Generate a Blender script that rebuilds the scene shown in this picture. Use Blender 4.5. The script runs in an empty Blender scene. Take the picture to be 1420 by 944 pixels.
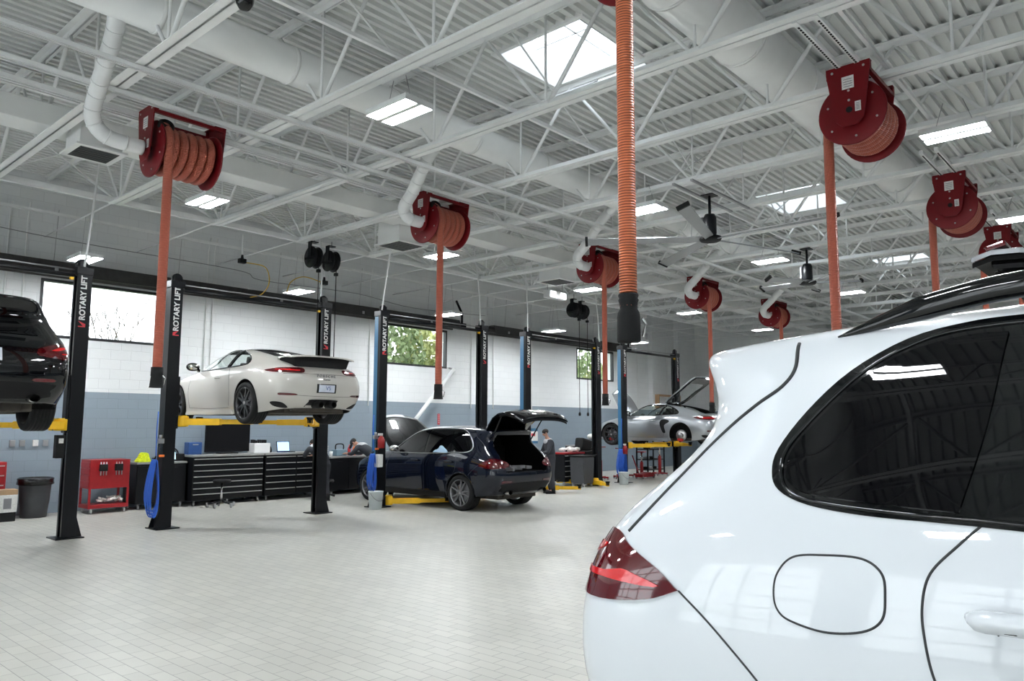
import bpy, bmesh, math, random
from mathutils import Vector, Matrix, Euler
from mathutils.bvhtree import BVHTree
random.seed(7)
C = bpy.context.scene.collection
PI = math.pi
R = math.radians

# ------------------------------------------------------------------ materials
def _nt(name):
    m = bpy.data.materials.new(name); m.use_nodes = True
    return m, m.node_tree.nodes, m.node_tree.links, m.node_tree.nodes['Principled BSDF']

def mat(name, col, rough=.5, metal=0., coat=0., noise=0., nscale=8., bump=0., bscale=60., emit=None, trans=0., spec=None, alpha=None):
    m, n, l, b = _nt(name)
    c = (*col, 1)
    b.inputs['Base Color'].default_value = c
    b.inputs['Roughness'].default_value = rough
    b.inputs['Metallic'].default_value = metal
    b.inputs['Coat Weight'].default_value = coat
    b.inputs['Coat Roughness'].default_value = .03
    if spec is not None: b.inputs['Specular IOR Level'].default_value = spec
    if trans: b.inputs['Transmission Weight'].default_value = trans
    if emit: b.inputs['Emission Color'].default_value = (*emit[:3], 1); b.inputs['Emission Strength'].default_value = emit[3]
    if noise or bump:
        tc = n.new('ShaderNodeTexCoord')
    if noise:
        t = n.new('ShaderNodeTexNoise'); t.inputs['Scale'].default_value = nscale; t.inputs['Detail'].default_value = 6
        l.new(tc.outputs['Object'], t.inputs['Vector'])
        mr = n.new('ShaderNodeMapRange'); mr.inputs['From Min'].default_value = .3; mr.inputs['From Max'].default_value = .7
        mr.inputs['To Min'].default_value = 1 - noise; mr.inputs['To Max'].default_value = 1 + noise
        l.new(t.outputs['Fac'], mr.inputs['Value'])
        mx = n.new('ShaderNodeVectorMath'); mx.operation = 'SCALE'; mx.inputs[0].default_value = col
        l.new(mr.outputs['Result'], mx.inputs['Scale']); l.new(mx.outputs[0], b.inputs['Base Color'])
        m2 = n.new('ShaderNodeMapRange'); m2.inputs['To Min'].default_value = max(0, rough - .08); m2.inputs['To Max'].default_value = min(1, rough + .08)
        l.new(t.outputs['Fac'], m2.inputs['Value']); l.new(m2.outputs['Result'], b.inputs['Roughness'])
    if bump:
        t2 = n.new('ShaderNodeTexNoise'); t2.inputs['Scale'].default_value = bscale
        l.new(tc.outputs['Object'], t2.inputs['Vector'])
        bp = n.new('ShaderNodeBump'); bp.inputs['Strength'].default_value = bump; bp.inputs['Distance'].default_value = .004
        l.new(t2.outputs['Fac'], bp.inputs['Height']); l.new(bp.outputs['Normal'], b.inputs['Normal'])
    return m

M = {}
M['ceil'] = mat('painted_steel_deck', (.68, .695, .68), .5, noise=.04, nscale=3)
M['steel'] = mat('painted_joist_steel', (.80, .81, .805), .42, noise=.04, nscale=5)
M['duct'] = mat('painted_duct', (.77, .78, .77), .45, noise=.03, nscale=4)
M['pipe'] = mat('white_spiral_pipe', (.72, .73, .73), .4, noise=.03)
M['black'] = mat('black_powder_coat', (.0035, .004, .0055), .34, spec=.28)
M['blackm'] = mat('matt_black_plastic', (.005, .005, .0055), .6, spec=.3)
M['rubber'] = mat('tyre_rubber', (.007, .007, .0075), .75, bump=.3, bscale=90, spec=.3)
M['dark'] = mat('dark_cabinet_steel', (.005, .0055, .007), .35, spec=.3)
M['trim'] = mat('drawer_trim_aluminium', (.42, .42, .41), .4, .6)
M['top'] = mat('worktop_steel', (.33, .33, .32), .4, .3, noise=.1)
M['red'] = mat('reel_red_enamel', (.14, .003, .006), .42, noise=.12, nscale=7, spec=.25)
M['toolred'] = mat('tool_cart_red_enamel', (.30, .008, .012), .35, noise=.1)
M['yellow'] = mat('lift_arm_yellow_paint', (.86, .50, .012), .4, noise=.08)
M['blue'] = mat('blue_air_hose', (.015, .10, .50), .4)
M['bluepaint'] = mat('blue_vinyl_strip', (.03, .13, .24), .4)
M['white'] = mat('white_plastic', (.75, .75, .74), .4)
M['label'] = mat('white_label', (.62, .62, .60), .5, noise=.15, nscale=60)
M['chrome'] = mat('polished_metal', (.62, .62, .62), .18, 1.)
M['alu'] = mat('brushed_metal', (.42, .42, .43), .38, 1., noise=.1)
M['screenblk'] = mat('switched_off_screen', (.003, .003, .004), .35, spec=.25)
M['screen'] = mat('lit_screen', (.05, .1, .2), .2, emit=(.25, .42, .8, 1.1))
M['screen2'] = mat('lit_tablet_screen', (.1, .2, .2), .2, emit=(.45, .75, .85, 1.0))
M['bluecase'] = mat('blue_plastic_case', (.02, .07, .22), .4)
M['hivis'] = mat('hi_vis_yellow_fabric', (.75, .85, .02), .7, noise=.2, nscale=30)
M['orange'] = mat('orange_plastic', (.75, .16, .02), .45)
M['binbk'] = mat('grey_bin_plastic', (.045, .048, .055), .5, noise=.1)
M['bag'] = mat('black_bin_liner', (.008, .008, .009), .25, bump=.8, bscale=25)
M['redvinyl'] = mat('red_decal', (.55, .03, .04), .4)
M['skin'] = mat('skin', (.42, .22, .15), .55)
M['hair'] = mat('dark_hair', (.02, .014, .01), .7)
M['clothgrey'] = mat('light_grey_cloth', (.50, .51, .54), .8, noise=.1)
M['clothdark'] = mat('charcoal_cloth', (.03, .033, .042), .8, noise=.2)
M['clothblue'] = mat('navy_cloth', (.03, .05, .09), .8, noise=.2)
M['card'] = mat('cardboard', (.40, .26, .15), .8, noise=.1)
M['paper'] = mat('paper', (.72, .70, .67), .8, noise=.1, nscale=30)
M['bark'] = mat('tree_bark', (.10, .08, .065), .9, noise=.2)
M['leaf'] = mat('green_leaf', (.17, .22, .10), .6, noise=.4, nscale=3)
M['leafy'] = mat('yellow_green_leaf', (.30, .32, .12), .6, noise=.4, nscale=3)
M['grass'] = mat('grass', (.12, .19, .06), .9, noise=.3, nscale=2)
M['frame'] = mat('window_frame_dark', (.016, .018, .02), .4)
M['heater'] = mat('dark_heater_hood', (.045, .043, .043), .45, .3, noise=.2)
M['grille'] = mat('dark_grille', (.06, .065, .065), .5)
M['fanblade'] = mat('fan_blade_silver', (.32, .33, .34), .35, .4)
M['greyhood'] = mat('grey_plastic', (.2, .2, .21), .5)

def hose_mat(name, a, b_, ribs):
    m, n, l, b = _nt(name)
    tc = n.new('ShaderNodeUVMap'); w = n.new('ShaderNodeTexWave'); w.bands_direction = 'X'; w.wave_profile = 'SIN'
    w.inputs['Scale'].default_value = ribs
    l.new(tc.outputs['UV'], w.inputs['Vector'])
    r = n.new('ShaderNodeValToRGB'); r.color_ramp.elements[0].color = (*a, 1); r.color_ramp.elements[1].color = (*b_, 1)
    r.color_ramp.elements[0].position = .15; r.color_ramp.elements[1].position = .7
    l.new(w.outputs['Fac'], r.inputs['Fac']); l.new(r.outputs['Color'], b.inputs['Base Color'])
    b.inputs['Roughness'].default_value = .45
    bp = n.new('ShaderNodeBump'); bp.inputs['Strength'].default_value = .9; bp.inputs['Distance'].default_value = .006
    l.new(w.outputs['Fac'], bp.inputs['Height']); l.new(bp.outputs['Normal'], b.inputs['Normal'])
    return m
# v of a hose's UV runs in metres: ribs per metre / (2*pi/20...) is set for a ~25 mm pitch
M['hose'] = hose_mat('orange_ribbed_hose', (.24, .055, .025), (.74, .20, .08), 20.)
M['hosered'] = hose_mat('red_brown_ribbed_hose', (.30, .07, .042), (.50, .12, .07), 22.)

def glass_mat(name, tint, rough=.0, mixf=.85):
    # tinted pane: mostly straight-through, with a mirror reflection that grows at grazing angles
    m = bpy.data.materials.new(name); m.use_nodes = True; n = m.node_tree.nodes; l = m.node_tree.links
    n.remove(n['Principled BSDF']); o = n['Material Output']
    t = n.new('ShaderNodeBsdfTransparent'); t.inputs['Color'].default_value = (*tint, 1)
    g = n.new('ShaderNodeBsdfGlossy'); g.inputs['Roughness'].default_value = rough
    f = n.new('ShaderNodeFresnel'); f.inputs['IOR'].default_value = 1.5
    mx = n.new('ShaderNodeMixShader')
    ge = n.new('ShaderNodeNewGeometry'); iv = n.new('ShaderNodeMath'); iv.operation = 'SUBTRACT'; iv.inputs[0].default_value = 1; l.new(ge.outputs['Backfacing'], iv.inputs[1])
    mm = n.new('ShaderNodeMath'); mm.operation = 'MULTIPLY'; l.new(f.outputs[0], mm.inputs[0]); l.new(iv.outputs[0], mm.inputs[1])
    l.new(mm.outputs[0], mx.inputs[0]); l.new(t.outputs[0], mx.inputs[1]); l.new(g.outputs[0], mx.inputs[2]); l.new(mx.outputs[0], o.inputs['Surface'])
    return m
M['glass'] = glass_mat('clear_window_glass', (.93, .95, .95))
M['carglass'] = glass_mat('light_tinted_car_glass', (.80, .84, .82))
M['tint'] = mat('dark_privacy_glass', (.001, .001, .0015), .02, spec=.35)
M['clearplastic'] = glass_mat('clear_plastic', (.8, .85, .9), .05)

def paint(name, col, metal=0., rough=.35, flake=0.):
    m, n, l, b = _nt(name)
    if max(col) < .1: b.inputs['Specular IOR Level'].default_value = .05
    b.inputs['Base Color'].default_value = (*col, 1); b.inputs['Metallic'].default_value = metal
    b.inputs['Roughness'].default_value = rough; b.inputs['Coat Weight'].default_value = 1.; b.inputs['Coat Roughness'].default_value = .025
    tc = n.new('ShaderNodeTexCoord'); t = n.new('ShaderNodeTexNoise'); t.inputs['Scale'].default_value = 2.5
    l.new(tc.outputs['Object'], t.inputs['Vector'])
    bp = n.new('ShaderNodeBump'); bp.inputs['Strength'].default_value = .02; bp.inputs['Distance'].default_value = .01
    l.new(t.outputs['Fac'], bp.inputs['Height']); l.new(bp.outputs['Normal'], b.inputs['Coat Normal'])
    return m
M['pwhite'] = paint('white_car_paint', (.64, .675, .71))
M['pblack'] = paint('black_car_paint', (.0015, .002, .003), .0, .3)
M['pnavy'] = paint('dark_blue_car_paint', (.003, .005, .013), .0, .3)
M['pchalk'] = paint('chalk_grey_car_paint', (.52, .50, .46))
M['psilver'] = paint('silver_car_paint', (.36, .38, .40), .7, .3)
M['seam'] = mat('panel_gap', (.03, .032, .035), .7)
M['gloss'] = mat('gloss_black_trim', (.0015, .002, .0025), .10, coat=1., spec=.05)
M['under'] = mat('dirty_underbody', (.045, .038, .03), .8, noise=.5, nscale=6, bump=.6, bscale=20)
M['liner'] = mat('wheel_arch_liner', (.004, .004, .004), .85, spec=.2)
M['interior'] = mat('black_interior', (.004, .004, .0045), .7, spec=.2)
M['taill'] = mat('tail_lamp_red', (.085, .001, .003), .06, coat=1.)
M['tailb'] = mat('tail_lamp_bright_red', (.55, .008, .012), .12, coat=1., emit=(.7, .01, .01, .04))
M['taild'] = mat('tail_lamp_smoked', (.035, .002, .004), .06, coat=1.)
M['rimblk'] = mat('black_alloy_rim', (.02, .02, .022), .3, coat=.5)
M['rimgrey'] = mat('grey_alloy_rim', (.22, .22, .23), .35, .6)
M['disc'] = mat('brake_disc_steel', (.35, .35, .36), .35, 1.)
M['caliper'] = mat('red_brake_caliper', (.5, .02, .02), .3)
M['plate'] = mat('number_plate', (.62, .66, .75), .4, noise=.1)
M['platetx'] = mat('number_plate_blue', (.08, .13, .35), .4)

def wall_mat():
    m, n, l, b = _nt('painted_block_wall')
    g = n.new('ShaderNodeNewGeometry'); s = n.new('ShaderNodeSeparateXYZ'); l.new(g.outputs['Position'], s.inputs[0])
    ad = n.new('ShaderNodeMath'); ad.operation = 'ADD'; l.new(s.outputs['X'], ad.inputs[0]); l.new(s.outputs['Y'], ad.inputs[1])
    cb = n.new('ShaderNodeCombineXYZ'); l.new(ad.outputs[0], cb.inputs[0]); l.new(s.outputs['Z'], cb.inputs[1])
    br = n.new('ShaderNodeTexBrick'); br.inputs['Scale'].default_value = 1; br.inputs['Brick Width'].default_value = .4; br.inputs['Row Height'].default_value = .2
    br.inputs['Mortar Size'].default_value = .006; br.inputs['Mortar Smooth'].default_value = .6; br.inputs['Color1'].default_value = (1, 1, 1, 1)
    br.inputs['Color2'].default_value = (.97, .97, .97, 1); br.inputs['Mortar'].default_value = (.86, .86, .86, 1)
    l.new(cb.outputs[0], br.inputs['Vector'])
    gt = n.new('ShaderNodeMath'); gt.operation = 'GREATER_THAN'; gt.inputs[1].default_value = 2.33; l.new(s.outputs['Z'], gt.inputs[0])
    mx = n.new('ShaderNodeMix'); mx.data_type = 'RGBA'; mx.inputs['A'].default_value = (.235, .285, .33, 1); mx.inputs['B'].default_value = (.72, .735, .74, 1)
    l.new(gt.outputs[0], mx.inputs['Factor'])
    mu = n.new('ShaderNodeMix'); mu.data_type = 'RGBA'; mu.blend_type = 'MULTIPLY'; mu.inputs['Factor'].default_value = 1
    l.new(mx.outputs['Result'], mu.inputs['A']); l.new(br.outputs['Color'], mu.inputs['B']); l.new(mu.outputs['Result'], b.inputs['Base Color'])
    bp = n.new('ShaderNodeBump'); bp.inputs['Strength'].default_value = .5; bp.inputs['Distance'].default_value = .006
    inv = n.new('ShaderNodeMath'); inv.operation = 'SUBTRACT'; inv.inputs[0].default_value = 1; l.new(br.outputs['Fac'], inv.inputs[1])
    ns = n.new('ShaderNodeTexNoise'); ns.inputs['Scale'].default_value = 45; l.new(g.outputs['Position'], ns.inputs['Vector'])
    a2 = n.new('ShaderNodeMath'); a2.operation = 'MULTIPLY_ADD'; a2.inputs[1].default_value = .35; l.new(ns.outputs['Fac'], a2.inputs[0]); l.new(inv.outputs[0], a2.inputs[2])
    l.new(a2.outputs[0], bp.inputs['Height']); l.new(bp.outputs['Normal'], b.inputs['Normal'])
    b.inputs['Roughness'].default_value = .42
    return m
M['wall'] = wall_mat()

def floor_mat():
    m, n, l, b = _nt('porcelain_paver_floor')
    g = n.new('ShaderNodeNewGeometry'); s = n.new('ShaderNodeSeparateXYZ'); l.new(g.outputs['Position'], s.inputs[0])
    cb = n.new('ShaderNodeCombineXYZ'); l.new(s.outputs['Y'], cb.inputs[0]); l.new(s.outputs['X'], cb.inputs[1])
    br = n.new('ShaderNodeTexBrick'); br.inputs['Scale'].default_value = 1; br.inputs['Brick Width'].default_value = .24; br.inputs['Row Height'].default_value = .118
    br.inputs['Mortar Size'].default_value = .0028; br.inputs['Mortar Smooth'].default_value = .3
    br.inputs['Color1'].default_value = (.525, .515, .47, 1); br.inputs['Color2'].default_value = (.475, .468, .43, 1); br.inputs['Mortar'].default_value = (.20, .20, .19, 1)
    l.new(cb.outputs[0], br.inputs['Vector'])
    ns = n.new('ShaderNodeTexNoise'); ns.inputs['Scale'].default_value = 1.3; ns.inputs['Detail'].default_value = 5; l.new(g.outputs['Position'], ns.inputs['Vector'])
    mr = n.new('ShaderNodeMapRange'); mr.inputs['From Min'].default_value = .3; mr.inputs['From Max'].default_value = .7; mr.inputs['To Min'].default_value = .93; mr.inputs['To Max'].default_value = 1.05
    l.new(ns.outputs['Fac'], mr.inputs['Value'])
    mu = n.new('ShaderNodeVectorMath'); mu.operation = 'SCALE'; l.new(br.outputs['Color'], mu.inputs[0]); l.new(mr.outputs[0], mu.inputs['Scale'])
    l.new(mu.outputs[0], b.inputs['Base Color'])
    r2 = n.new('ShaderNodeMapRange'); r2.inputs['To Min'].default_value = .30; r2.inputs['To Max'].default_value = .44; l.new(ns.outputs['Fac'], r2.inputs['Value'])
    l.new(r2.outputs[0], b.inputs['Roughness'])
    bp = n.new('ShaderNodeBump'); bp.inputs['Strength'].default_value = .35; bp.inputs['Distance'].default_value = .002; bp.invert = True
    n3 = n.new('ShaderNodeTexNoise'); n3.inputs['Scale'].default_value = 90; l.new(g.outputs['Position'], n3.inputs['Vector'])
    a2 = n.new('ShaderNodeMath'); a2.operation = 'MULTIPLY_ADD'; a2.inputs[1].default_value = .25; l.new(n3.outputs['Fac'], a2.inputs[0]); l.new(br.outputs['Fac'], a2.inputs[2])
    l.new(a2.outputs[0], bp.inputs['Height']); l.new(bp.outputs['Normal'], b.inputs['Normal'])
    return m
M['floor'] = floor_mat()

def lamp_mat(name, s):
    m, n, l, b = _nt(name)
    b.inputs['Base Color'].default_value = (.8, .8, .8, 1); b.inputs['Emission Color'].default_value = (.93, .97, 1, 1); b.inputs['Emission Strength'].default_value = s
    return m
M['lamp'] = lamp_mat('led_tube_lens', 43.); M['lampw'] = lamp_mat('led_wall_row_lens', 80.)
M['lampdim'] = lamp_mat('emergency_lamp_lens', 2.)

# skylight pane: real translucent sheet lit by the sky above
def sky_mat():
    m = bpy.data.materials.new('translucent_skylight_sheet'); m.use_nodes = True; n = m.node_tree.nodes; l = m.node_tree.links
    n.remove(n['Principled BSDF']); o = n['Material Output']
    t = n.new('ShaderNodeBsdfTranslucent'); t.inputs['Color'].default_value = (.85, .88, .9, 1)
    p = n.new('ShaderNodeBsdfTransparent'); p.inputs['Color'].default_value = (.9, .93, .95, 1)
    mx = n.new('ShaderNodeMixShader'); mx.inputs[0].default_value = .55
    l.new(t.outputs[0], mx.inputs[1]); l.new(p.outputs[0], mx.inputs[2]); l.new(mx.outputs[0], o.inputs['Surface'])
    return m
M['skypane'] = sky_mat()

# ------------------------------------------------------------------ mesh builder
class MB:
    def __init__(s): s.bm = bmesh.new(); s.uv = s.bm.loops.layers.uv.new('UVMap'); s.mats = []
    def mi(s, m):
        if m not in s.mats: s.mats.append(m)
        return s.mats.index(m)
    def box(s, c, d, rot=None, bev=0., m=None):
        """c centre, d full size"""
        r = bmesh.ops.create_cube(s.bm, size=1.)
        mx = Matrix.Translation(c) @ (Euler(rot).to_matrix().to_4x4() if rot else Matrix()) @ Matrix.Diagonal((*d, 1))
        bmesh.ops.transform(s.bm, matrix=mx, verts=r['verts'])
        fs = {f for v in r['verts'] for f in v.link_faces}
        if m is not None:
            for f in fs: f.material_index = m
        if bev:
            es = list({e for v in r['verts'] for e in v.link_edges})
            bmesh.ops.bevel(s.bm, geom=es, offset=bev, segments=2, affect='EDGES', profile=.6)
        return s
    def bx(s, x0, x1, y0, y1, z0, z1, bev=0.):
        return s.box(((x0+x1)/2, (y0+y1)/2, (z0+z1)/2), (x1-x0, y1-y0, z1-z0), bev=bev)
    def tube(s, pts, r, n=10, caps=True, closed=False, sx=1., up=None):
        """pts list of points; r radius or list; sx flattens the section sideways"""
        pts = [Vector(p) for p in pts]; N = len(pts)
        rs = r if isinstance(r, (list, tuple)) else [r]*N
        rings = []; L = 0.; Ls = [0.]
        prev = None
        for i, p in enumerate(pts):
            if closed: t = pts[(i+1) % N]-pts[i-1]
            else: t = (pts[min(i+1, N-1)]-pts[max(i-1, 0)])
            t.normalize()
            if prev is None:
                a = Vector(up) if up else (Vector((0, 0, 1)) if abs(t.z) < .9 else Vector((1, 0, 0)))
                u = t.cross(a).normalized()
            else:
                u = (prev - t*prev.dot(t)).normalized()
            prev = u; w = t.cross(u)
            rings.append([s.bm.verts.new(p + (u*math.cos(2*PI*k/n)*sx + w*math.sin(2*PI*k/n))*rs[i]) for k in range(n)])
            if i: L += (p-pts[i-1]).length; Ls.append(L)
        M_ = N if closed else N-1
        for i in range(M_):
            A, B = rings[i], rings[(i+1) % N]
            for k in range(n):
                f = s.bm.faces.new((A[k], A[(k+1) % n], B[(k+1) % n], B[k])); f.smooth = True
                l0 = Ls[i]; l1 = Ls[i+1] if i+1 < N else l0 + .1
                for lp, uv in zip(f.loops, ((l0, k/n), (l0, (k+1)/n), (l1, (k+1)/n), (l1, k/n))): lp[s.uv].uv = uv
        if caps and not closed:
            s.bm.faces.new(rings[0][::-1]); s.bm.faces.new(rings[-1])
        return s
    def lathe(s, prof, n=32, mx=None, smooth=True):
        """prof [(r, z)...] around local z"""
        mx = mx or Matrix()
        rings = []
        for r_, z in prof:
            if r_ < 1e-6: rings.append([s.bm.verts.new(mx @ Vector((0, 0, z)))])
            else: rings.append([s.bm.verts.new(mx @ Vector((r_*math.cos(2*PI*k/n), r_*math.sin(2*PI*k/n), z))) for k in range(n)])
        for a, b in zip(rings, rings[1:]):
            for k in range(n):
                A = [a[k % len(a)], a[(k+1) % n % len(a)]] if len(a) > 1 else [a[0]]
                B = [b[(k+1) % n], b[k]] if len(b) > 1 else [b[0]]
                if len(A)+len(B) < 3: continue
                try: f = s.bm.faces.new(A+B); f.smooth = smooth
                except ValueError: pass
        return s
    def prism(s, poly, axis, a, b, mx=None, bev=0.):
        """poly 2-D outline in the two other axes (in xyz order), extruded from a to b along axis"""
        mx = mx or Matrix()
        def P(u, v, w): return mx @ Vector({'x': (w, u, v), 'y': (u, w, v), 'z': (u, v, w)}[axis])
        A = [s.bm.verts.new(P(u, v, a)) for u, v in poly]; B = [s.bm.verts.new(P(u, v, b)) for u, v in poly]
        n = len(poly); fs = []
        for k in range(n): fs.append(s.bm.faces.new((A[k], A[(k+1) % n], B[(k+1) % n], B[k])))
        fs.append(s.bm.faces.new(A[::-1])); fs.append(s.bm.faces.new(B))
        bmesh.ops.recalc_face_normals(s.bm, faces=fs)
        if bev: bmesh.ops.bevel(s.bm, geom=list({e for f in fs for e in f.edges}), offset=bev, segments=2, affect='EDGES')
        return s
    def sphere(s, c, r, seg=16, sc=(1, 1, 1)):
        q = bmesh.ops.create_uvsphere(s.bm, u_segments=seg, v_segments=max(6, seg//2), radius=r)
        bmesh.ops.transform(s.bm, matrix=Matrix.Translation(c) @ Matrix.Diagonal((*sc, 1)), verts=q['verts'])
        for v in q['verts']:
            for f in v.link_faces: f.smooth = True
        return s
    def build(s, name, m, parent=None, recalc=True, keep=None):
        if recalc: bmesh.ops.recalc_face_normals(s.bm, faces=s.bm.faces[:])
        me = bpy.data.meshes.new(name); s.bm.to_mesh(me); s.bm.free()
        for x in (m if isinstance(m, (list, tuple)) else [m]): me.materials.append(x)
        o = bpy.data.objects.new(name, me); C.objects.link(o)
        if parent: o.parent = parent
        return o

def tag(o, label, cat, group=None, kind=None):
    o['label'] = label; o['category'] = cat
    if group: o['group'] = group
    if kind: o['kind'] = kind
    return o
def thing(name, loc, label, cat, group=None, rz=0., kind=None):
    o = bpy.data.objects.new(name, None); C.objects.link(o); o.empty_display_size = .2
    o.location = loc; o.rotation_euler = (0, 0, rz)
    return tag(o, label, cat, group, kind)
def struct(o): o['kind'] = 'structure'; return o
def dup(root, loc=None, rz=None, label=None, group=None):
    kids = {}
    for x in bpy.data.objects:
        if x.parent: kids.setdefault(x.parent, []).append(x)
    def rec(o, par):
        c = o.copy(); C.objects.link(c)
        if par: c.parent = par
        for k in kids.get(o, []): rec(k, c)
        return c
    r = rec(root, None)
    if loc is not None: r.location = loc
    if rz is not None: r.rotation_euler = (0, 0, rz)
    if label: r['label'] = label
    if group: r['group'] = group
    return r
def text(s, size, m, parent, loc, rot, name='lettering', ext=.002, shear=0., bold=0.):
    cu = bpy.data.curves.new(name, 'FONT'); cu.body = s; cu.size = size; cu.extrude = ext; cu.align_x = 'CENTER'; cu.align_y = 'CENTER'; cu.shear = shear; cu.offset = bold
    t = bpy.data.objects.new(name, cu); C.objects.link(t)
    dg = bpy.context.evaluated_depsgraph_get(); dg.update()
    me = bpy.data.meshes.new_from_object(t.evaluated_get(dg)); bpy.data.objects.remove(t)
    me.materials.clear(); me.materials.append(m)
    o = bpy.data.objects.new(name, me); C.objects.link(o); o.parent = parent; o.location = loc; o.rotation_euler = rot
    return o
def arc(c, r, a0, a1, n, plane='yz'):
    out = []
    for i in range(n+1):
        a = a0+(a1-a0)*i/n; u, v = math.cos(a)*r, math.sin(a)*r
        out.append({'yz': (c[0], c[1]+u, c[2]+v), 'xz': (c[0]+u, c[1], c[2]+v), 'xy': (c[0]+u, c[1]+v, c[2])}[plane])
    return out
def smooth_path(pts, n=8):
    """Catmull-Rom through points"""
    P = [Vector(p) for p in pts]; P = [P[0]*2-P[1]] + P + [P[-1]*2-P[-2]]; out = []
    for i in range(1, len(P)-2):
        for k in range(n):
            t = k/n; a, b, c, d = P[i-1:i+3]
            out.append(.5*((2*b)+(c-a)*t+(2*a-5*b+4*c-d)*t*t+(-a+3*b-3*c+d)*t**3))
    out.append(P[-2]); return out

# ------------------------------------------------------------------ camera
sc = bpy.context.scene
cam = bpy.data.cameras.new('camera'); camo = bpy.data.objects.new('camera', cam); C.objects.link(camo)
cam.sensor_width = 36; cam.lens = 1046/1420*36; cam.clip_start = .05; cam.clip_end = 300
_p, _r, _y = R(6.386), R(.185), R(41.58)
fw = Vector((math.cos(_p)*math.cos(_y), math.cos(_p)*math.sin(_y), math.sin(_p)))
rt = Vector((math.sin(_y), -math.cos(_y), 0)); up = rt.cross(fw)
r2 = rt*math.cos(_r)+up*math.sin(_r); u2 = r2.cross(fw)
camo.matrix_world = Matrix(((r2.x, u2.x, -fw.x, 0), (r2.y, u2.y, -fw.y, 0), (r2.z, u2.z, -fw.z, 1.7), (0, 0, 0, 1)))
sc.camera = camo
sc.view_settings.view_transform = 'Standard'; sc.view_settings.look = 'None'; sc.view_settings.gamma = 1
sc.view_settings.use_curve_mapping = False
sc.view_settings.exposure = 1.6
w = bpy.data.worlds.new('overcast_sky'); sc.world = w; w.use_nodes = True
wn = w.node_tree.nodes; wl = w.node_tree.links; bg = wn['Background']
tcw = wn.new('ShaderNodeTexCoord'); nsw = wn.new('ShaderNodeTexNoise'); nsw.inputs['Scale'].default_value = 2; wl.new(tcw.outputs['Generated'], nsw.inputs['Vector'])
rw = wn.new('ShaderNodeValToRGB'); rw.color_ramp.elements[0].color = (.80, .87, .95, 1); rw.color_ramp.elements[1].color = (1, 1, 1, 1)
wl.new(nsw.outputs['Fac'], rw.inputs['Fac']); wl.new(rw.outputs['Color'], bg.inputs['Color']); bg.inputs['Strength'].default_value = 1.5
# ------------------------------------------------------------------ room shell
X0, X1, Y0, Y1, ZD = -6., 30.9, -6.4, 16.35, 6.5
struct(MB().bx(X0-.3, X1+.3, Y0-.3, Y1+.3, -.2, 0).build('floor', M['floor']))
GD = [(-4.6, -1.2), (-.4, 3.0), (3.8, 7.2), (8.4, 11.8)]      # glazed overhead doors behind the camera
m = MB(); ys = Y0-.3
for a, b in GD: m.bx(X0-.3, X0, ys, a, 0, ZD+.3); m.bx(X0-.3, X0, a, b, 3.6, ZD+.3); ys = b
m.bx(X0-.3, X0, ys, Y1+.3, 0, ZD+.3); struct(m.build('wall_left', M['wall']))
for i, (a, b) in enumerate(GD):
    m = MB()
    for k in range(7): m.bx(X0-.16, X0-.11, a, b, k*.585, k*.585+.075)
    for k in range(5): yy = a+(b-a-.07)*k/4; m.bx(X0-.16, X0-.11, yy, yy+.07, 0, 3.6)
    d_ = struct(m.build('door_%d' % (i+3), M['pipe'])); MB().bx(X0-.138, X0-.132, a, b, 0, 3.6).build('door_glazing', M['glass'], d_)
struct(MB().bx(X1, X1+.3, Y0-.3, Y1+.3, 0, ZD+.3).build('wall_right', M['wall']))
struct(MB().bx(X0, X1, Y0-.3, Y0, 0, ZD+.3).build('wall_front', M['wall']))
WINS = [(-3.9, -1.6), (4.70, 7.02), (13.14, 15.49), (21.95, 24.32)]
WZ0, WZ1 = 3.36, 4.50
m = MB(); xs = X0
for a, b in WINS:
    m.bx(xs, a, Y1, Y1+.3, 0, ZD+.3); m.bx(a, b, Y1, Y1+.3, 0, WZ0); m.bx(a, b, Y1, Y1+.3, WZ1, ZD+.3); xs = b
m.bx(xs, X1, Y1, Y1+.3, 0, ZD+.3)
struct(m.build('wall_back', M['wall']))
for i, (a, b) in enumerate(WINS):
    m = MB(); f = .055
    m.bx(a, b, Y1-.012, Y1+.1, WZ0, WZ0+f); m.bx(a, b, Y1-.012, Y1+.1, WZ1-f, WZ1); m.bx(a, a+f, Y1-.012, Y1+.1, WZ0+f, WZ1-f); m.bx(b-f, b, Y1-.012, Y1+.1, WZ0+f, WZ1-f)
    wo = struct(m.build('window_%d' % (i+1), M['frame']))
    g = MB().bx(a+f, b-f, Y1+.05, Y1+.056, WZ0+f, WZ1-f).build('window_pane', M['glass'], wo)
# pilaster + downpipe near the far corner, block wall pilasters
m = MB(); m.bx(26.85, 27.35, Y1-.22, Y1, 0, ZD); struct(m.build('trim_1', M['wall']))
m = MB(); m.bx(29.0, 29.35, Y1-.2, Y1, 0, ZD); struct(m.build('trim_2', M['wall']))
# far wall: roll-up door with frame
def rollup(name, y0, y1, z1):
    m = MB()
    n = int(z1/.16)
    for k in range(n): m.prism([(X1-.02, k*.16), (X1-.075, k*.16+.03), (X1-.075, k*.16+.13), (X1-.02, (k+1)*.16)], 'y', y0, y1)
    d = struct(m.build(name, M['greyhood']))
    m = MB(); m.bx(X1-.11, X1, y0-.12, y0, 0, z1); m.bx(X1-.11, X1, y1, y1+.12, 0, z1); m.bx(X1-.45, X1, y0-.1, y1+.1, z1, z1+.42, bev=.03)
    m.build('door_frame', M['duct'], d)
    return d
rollup('door_1', 4.4, 11.3, 5.15)
rollup('door_2', -4.6, 1.6, 5.15)

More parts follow.
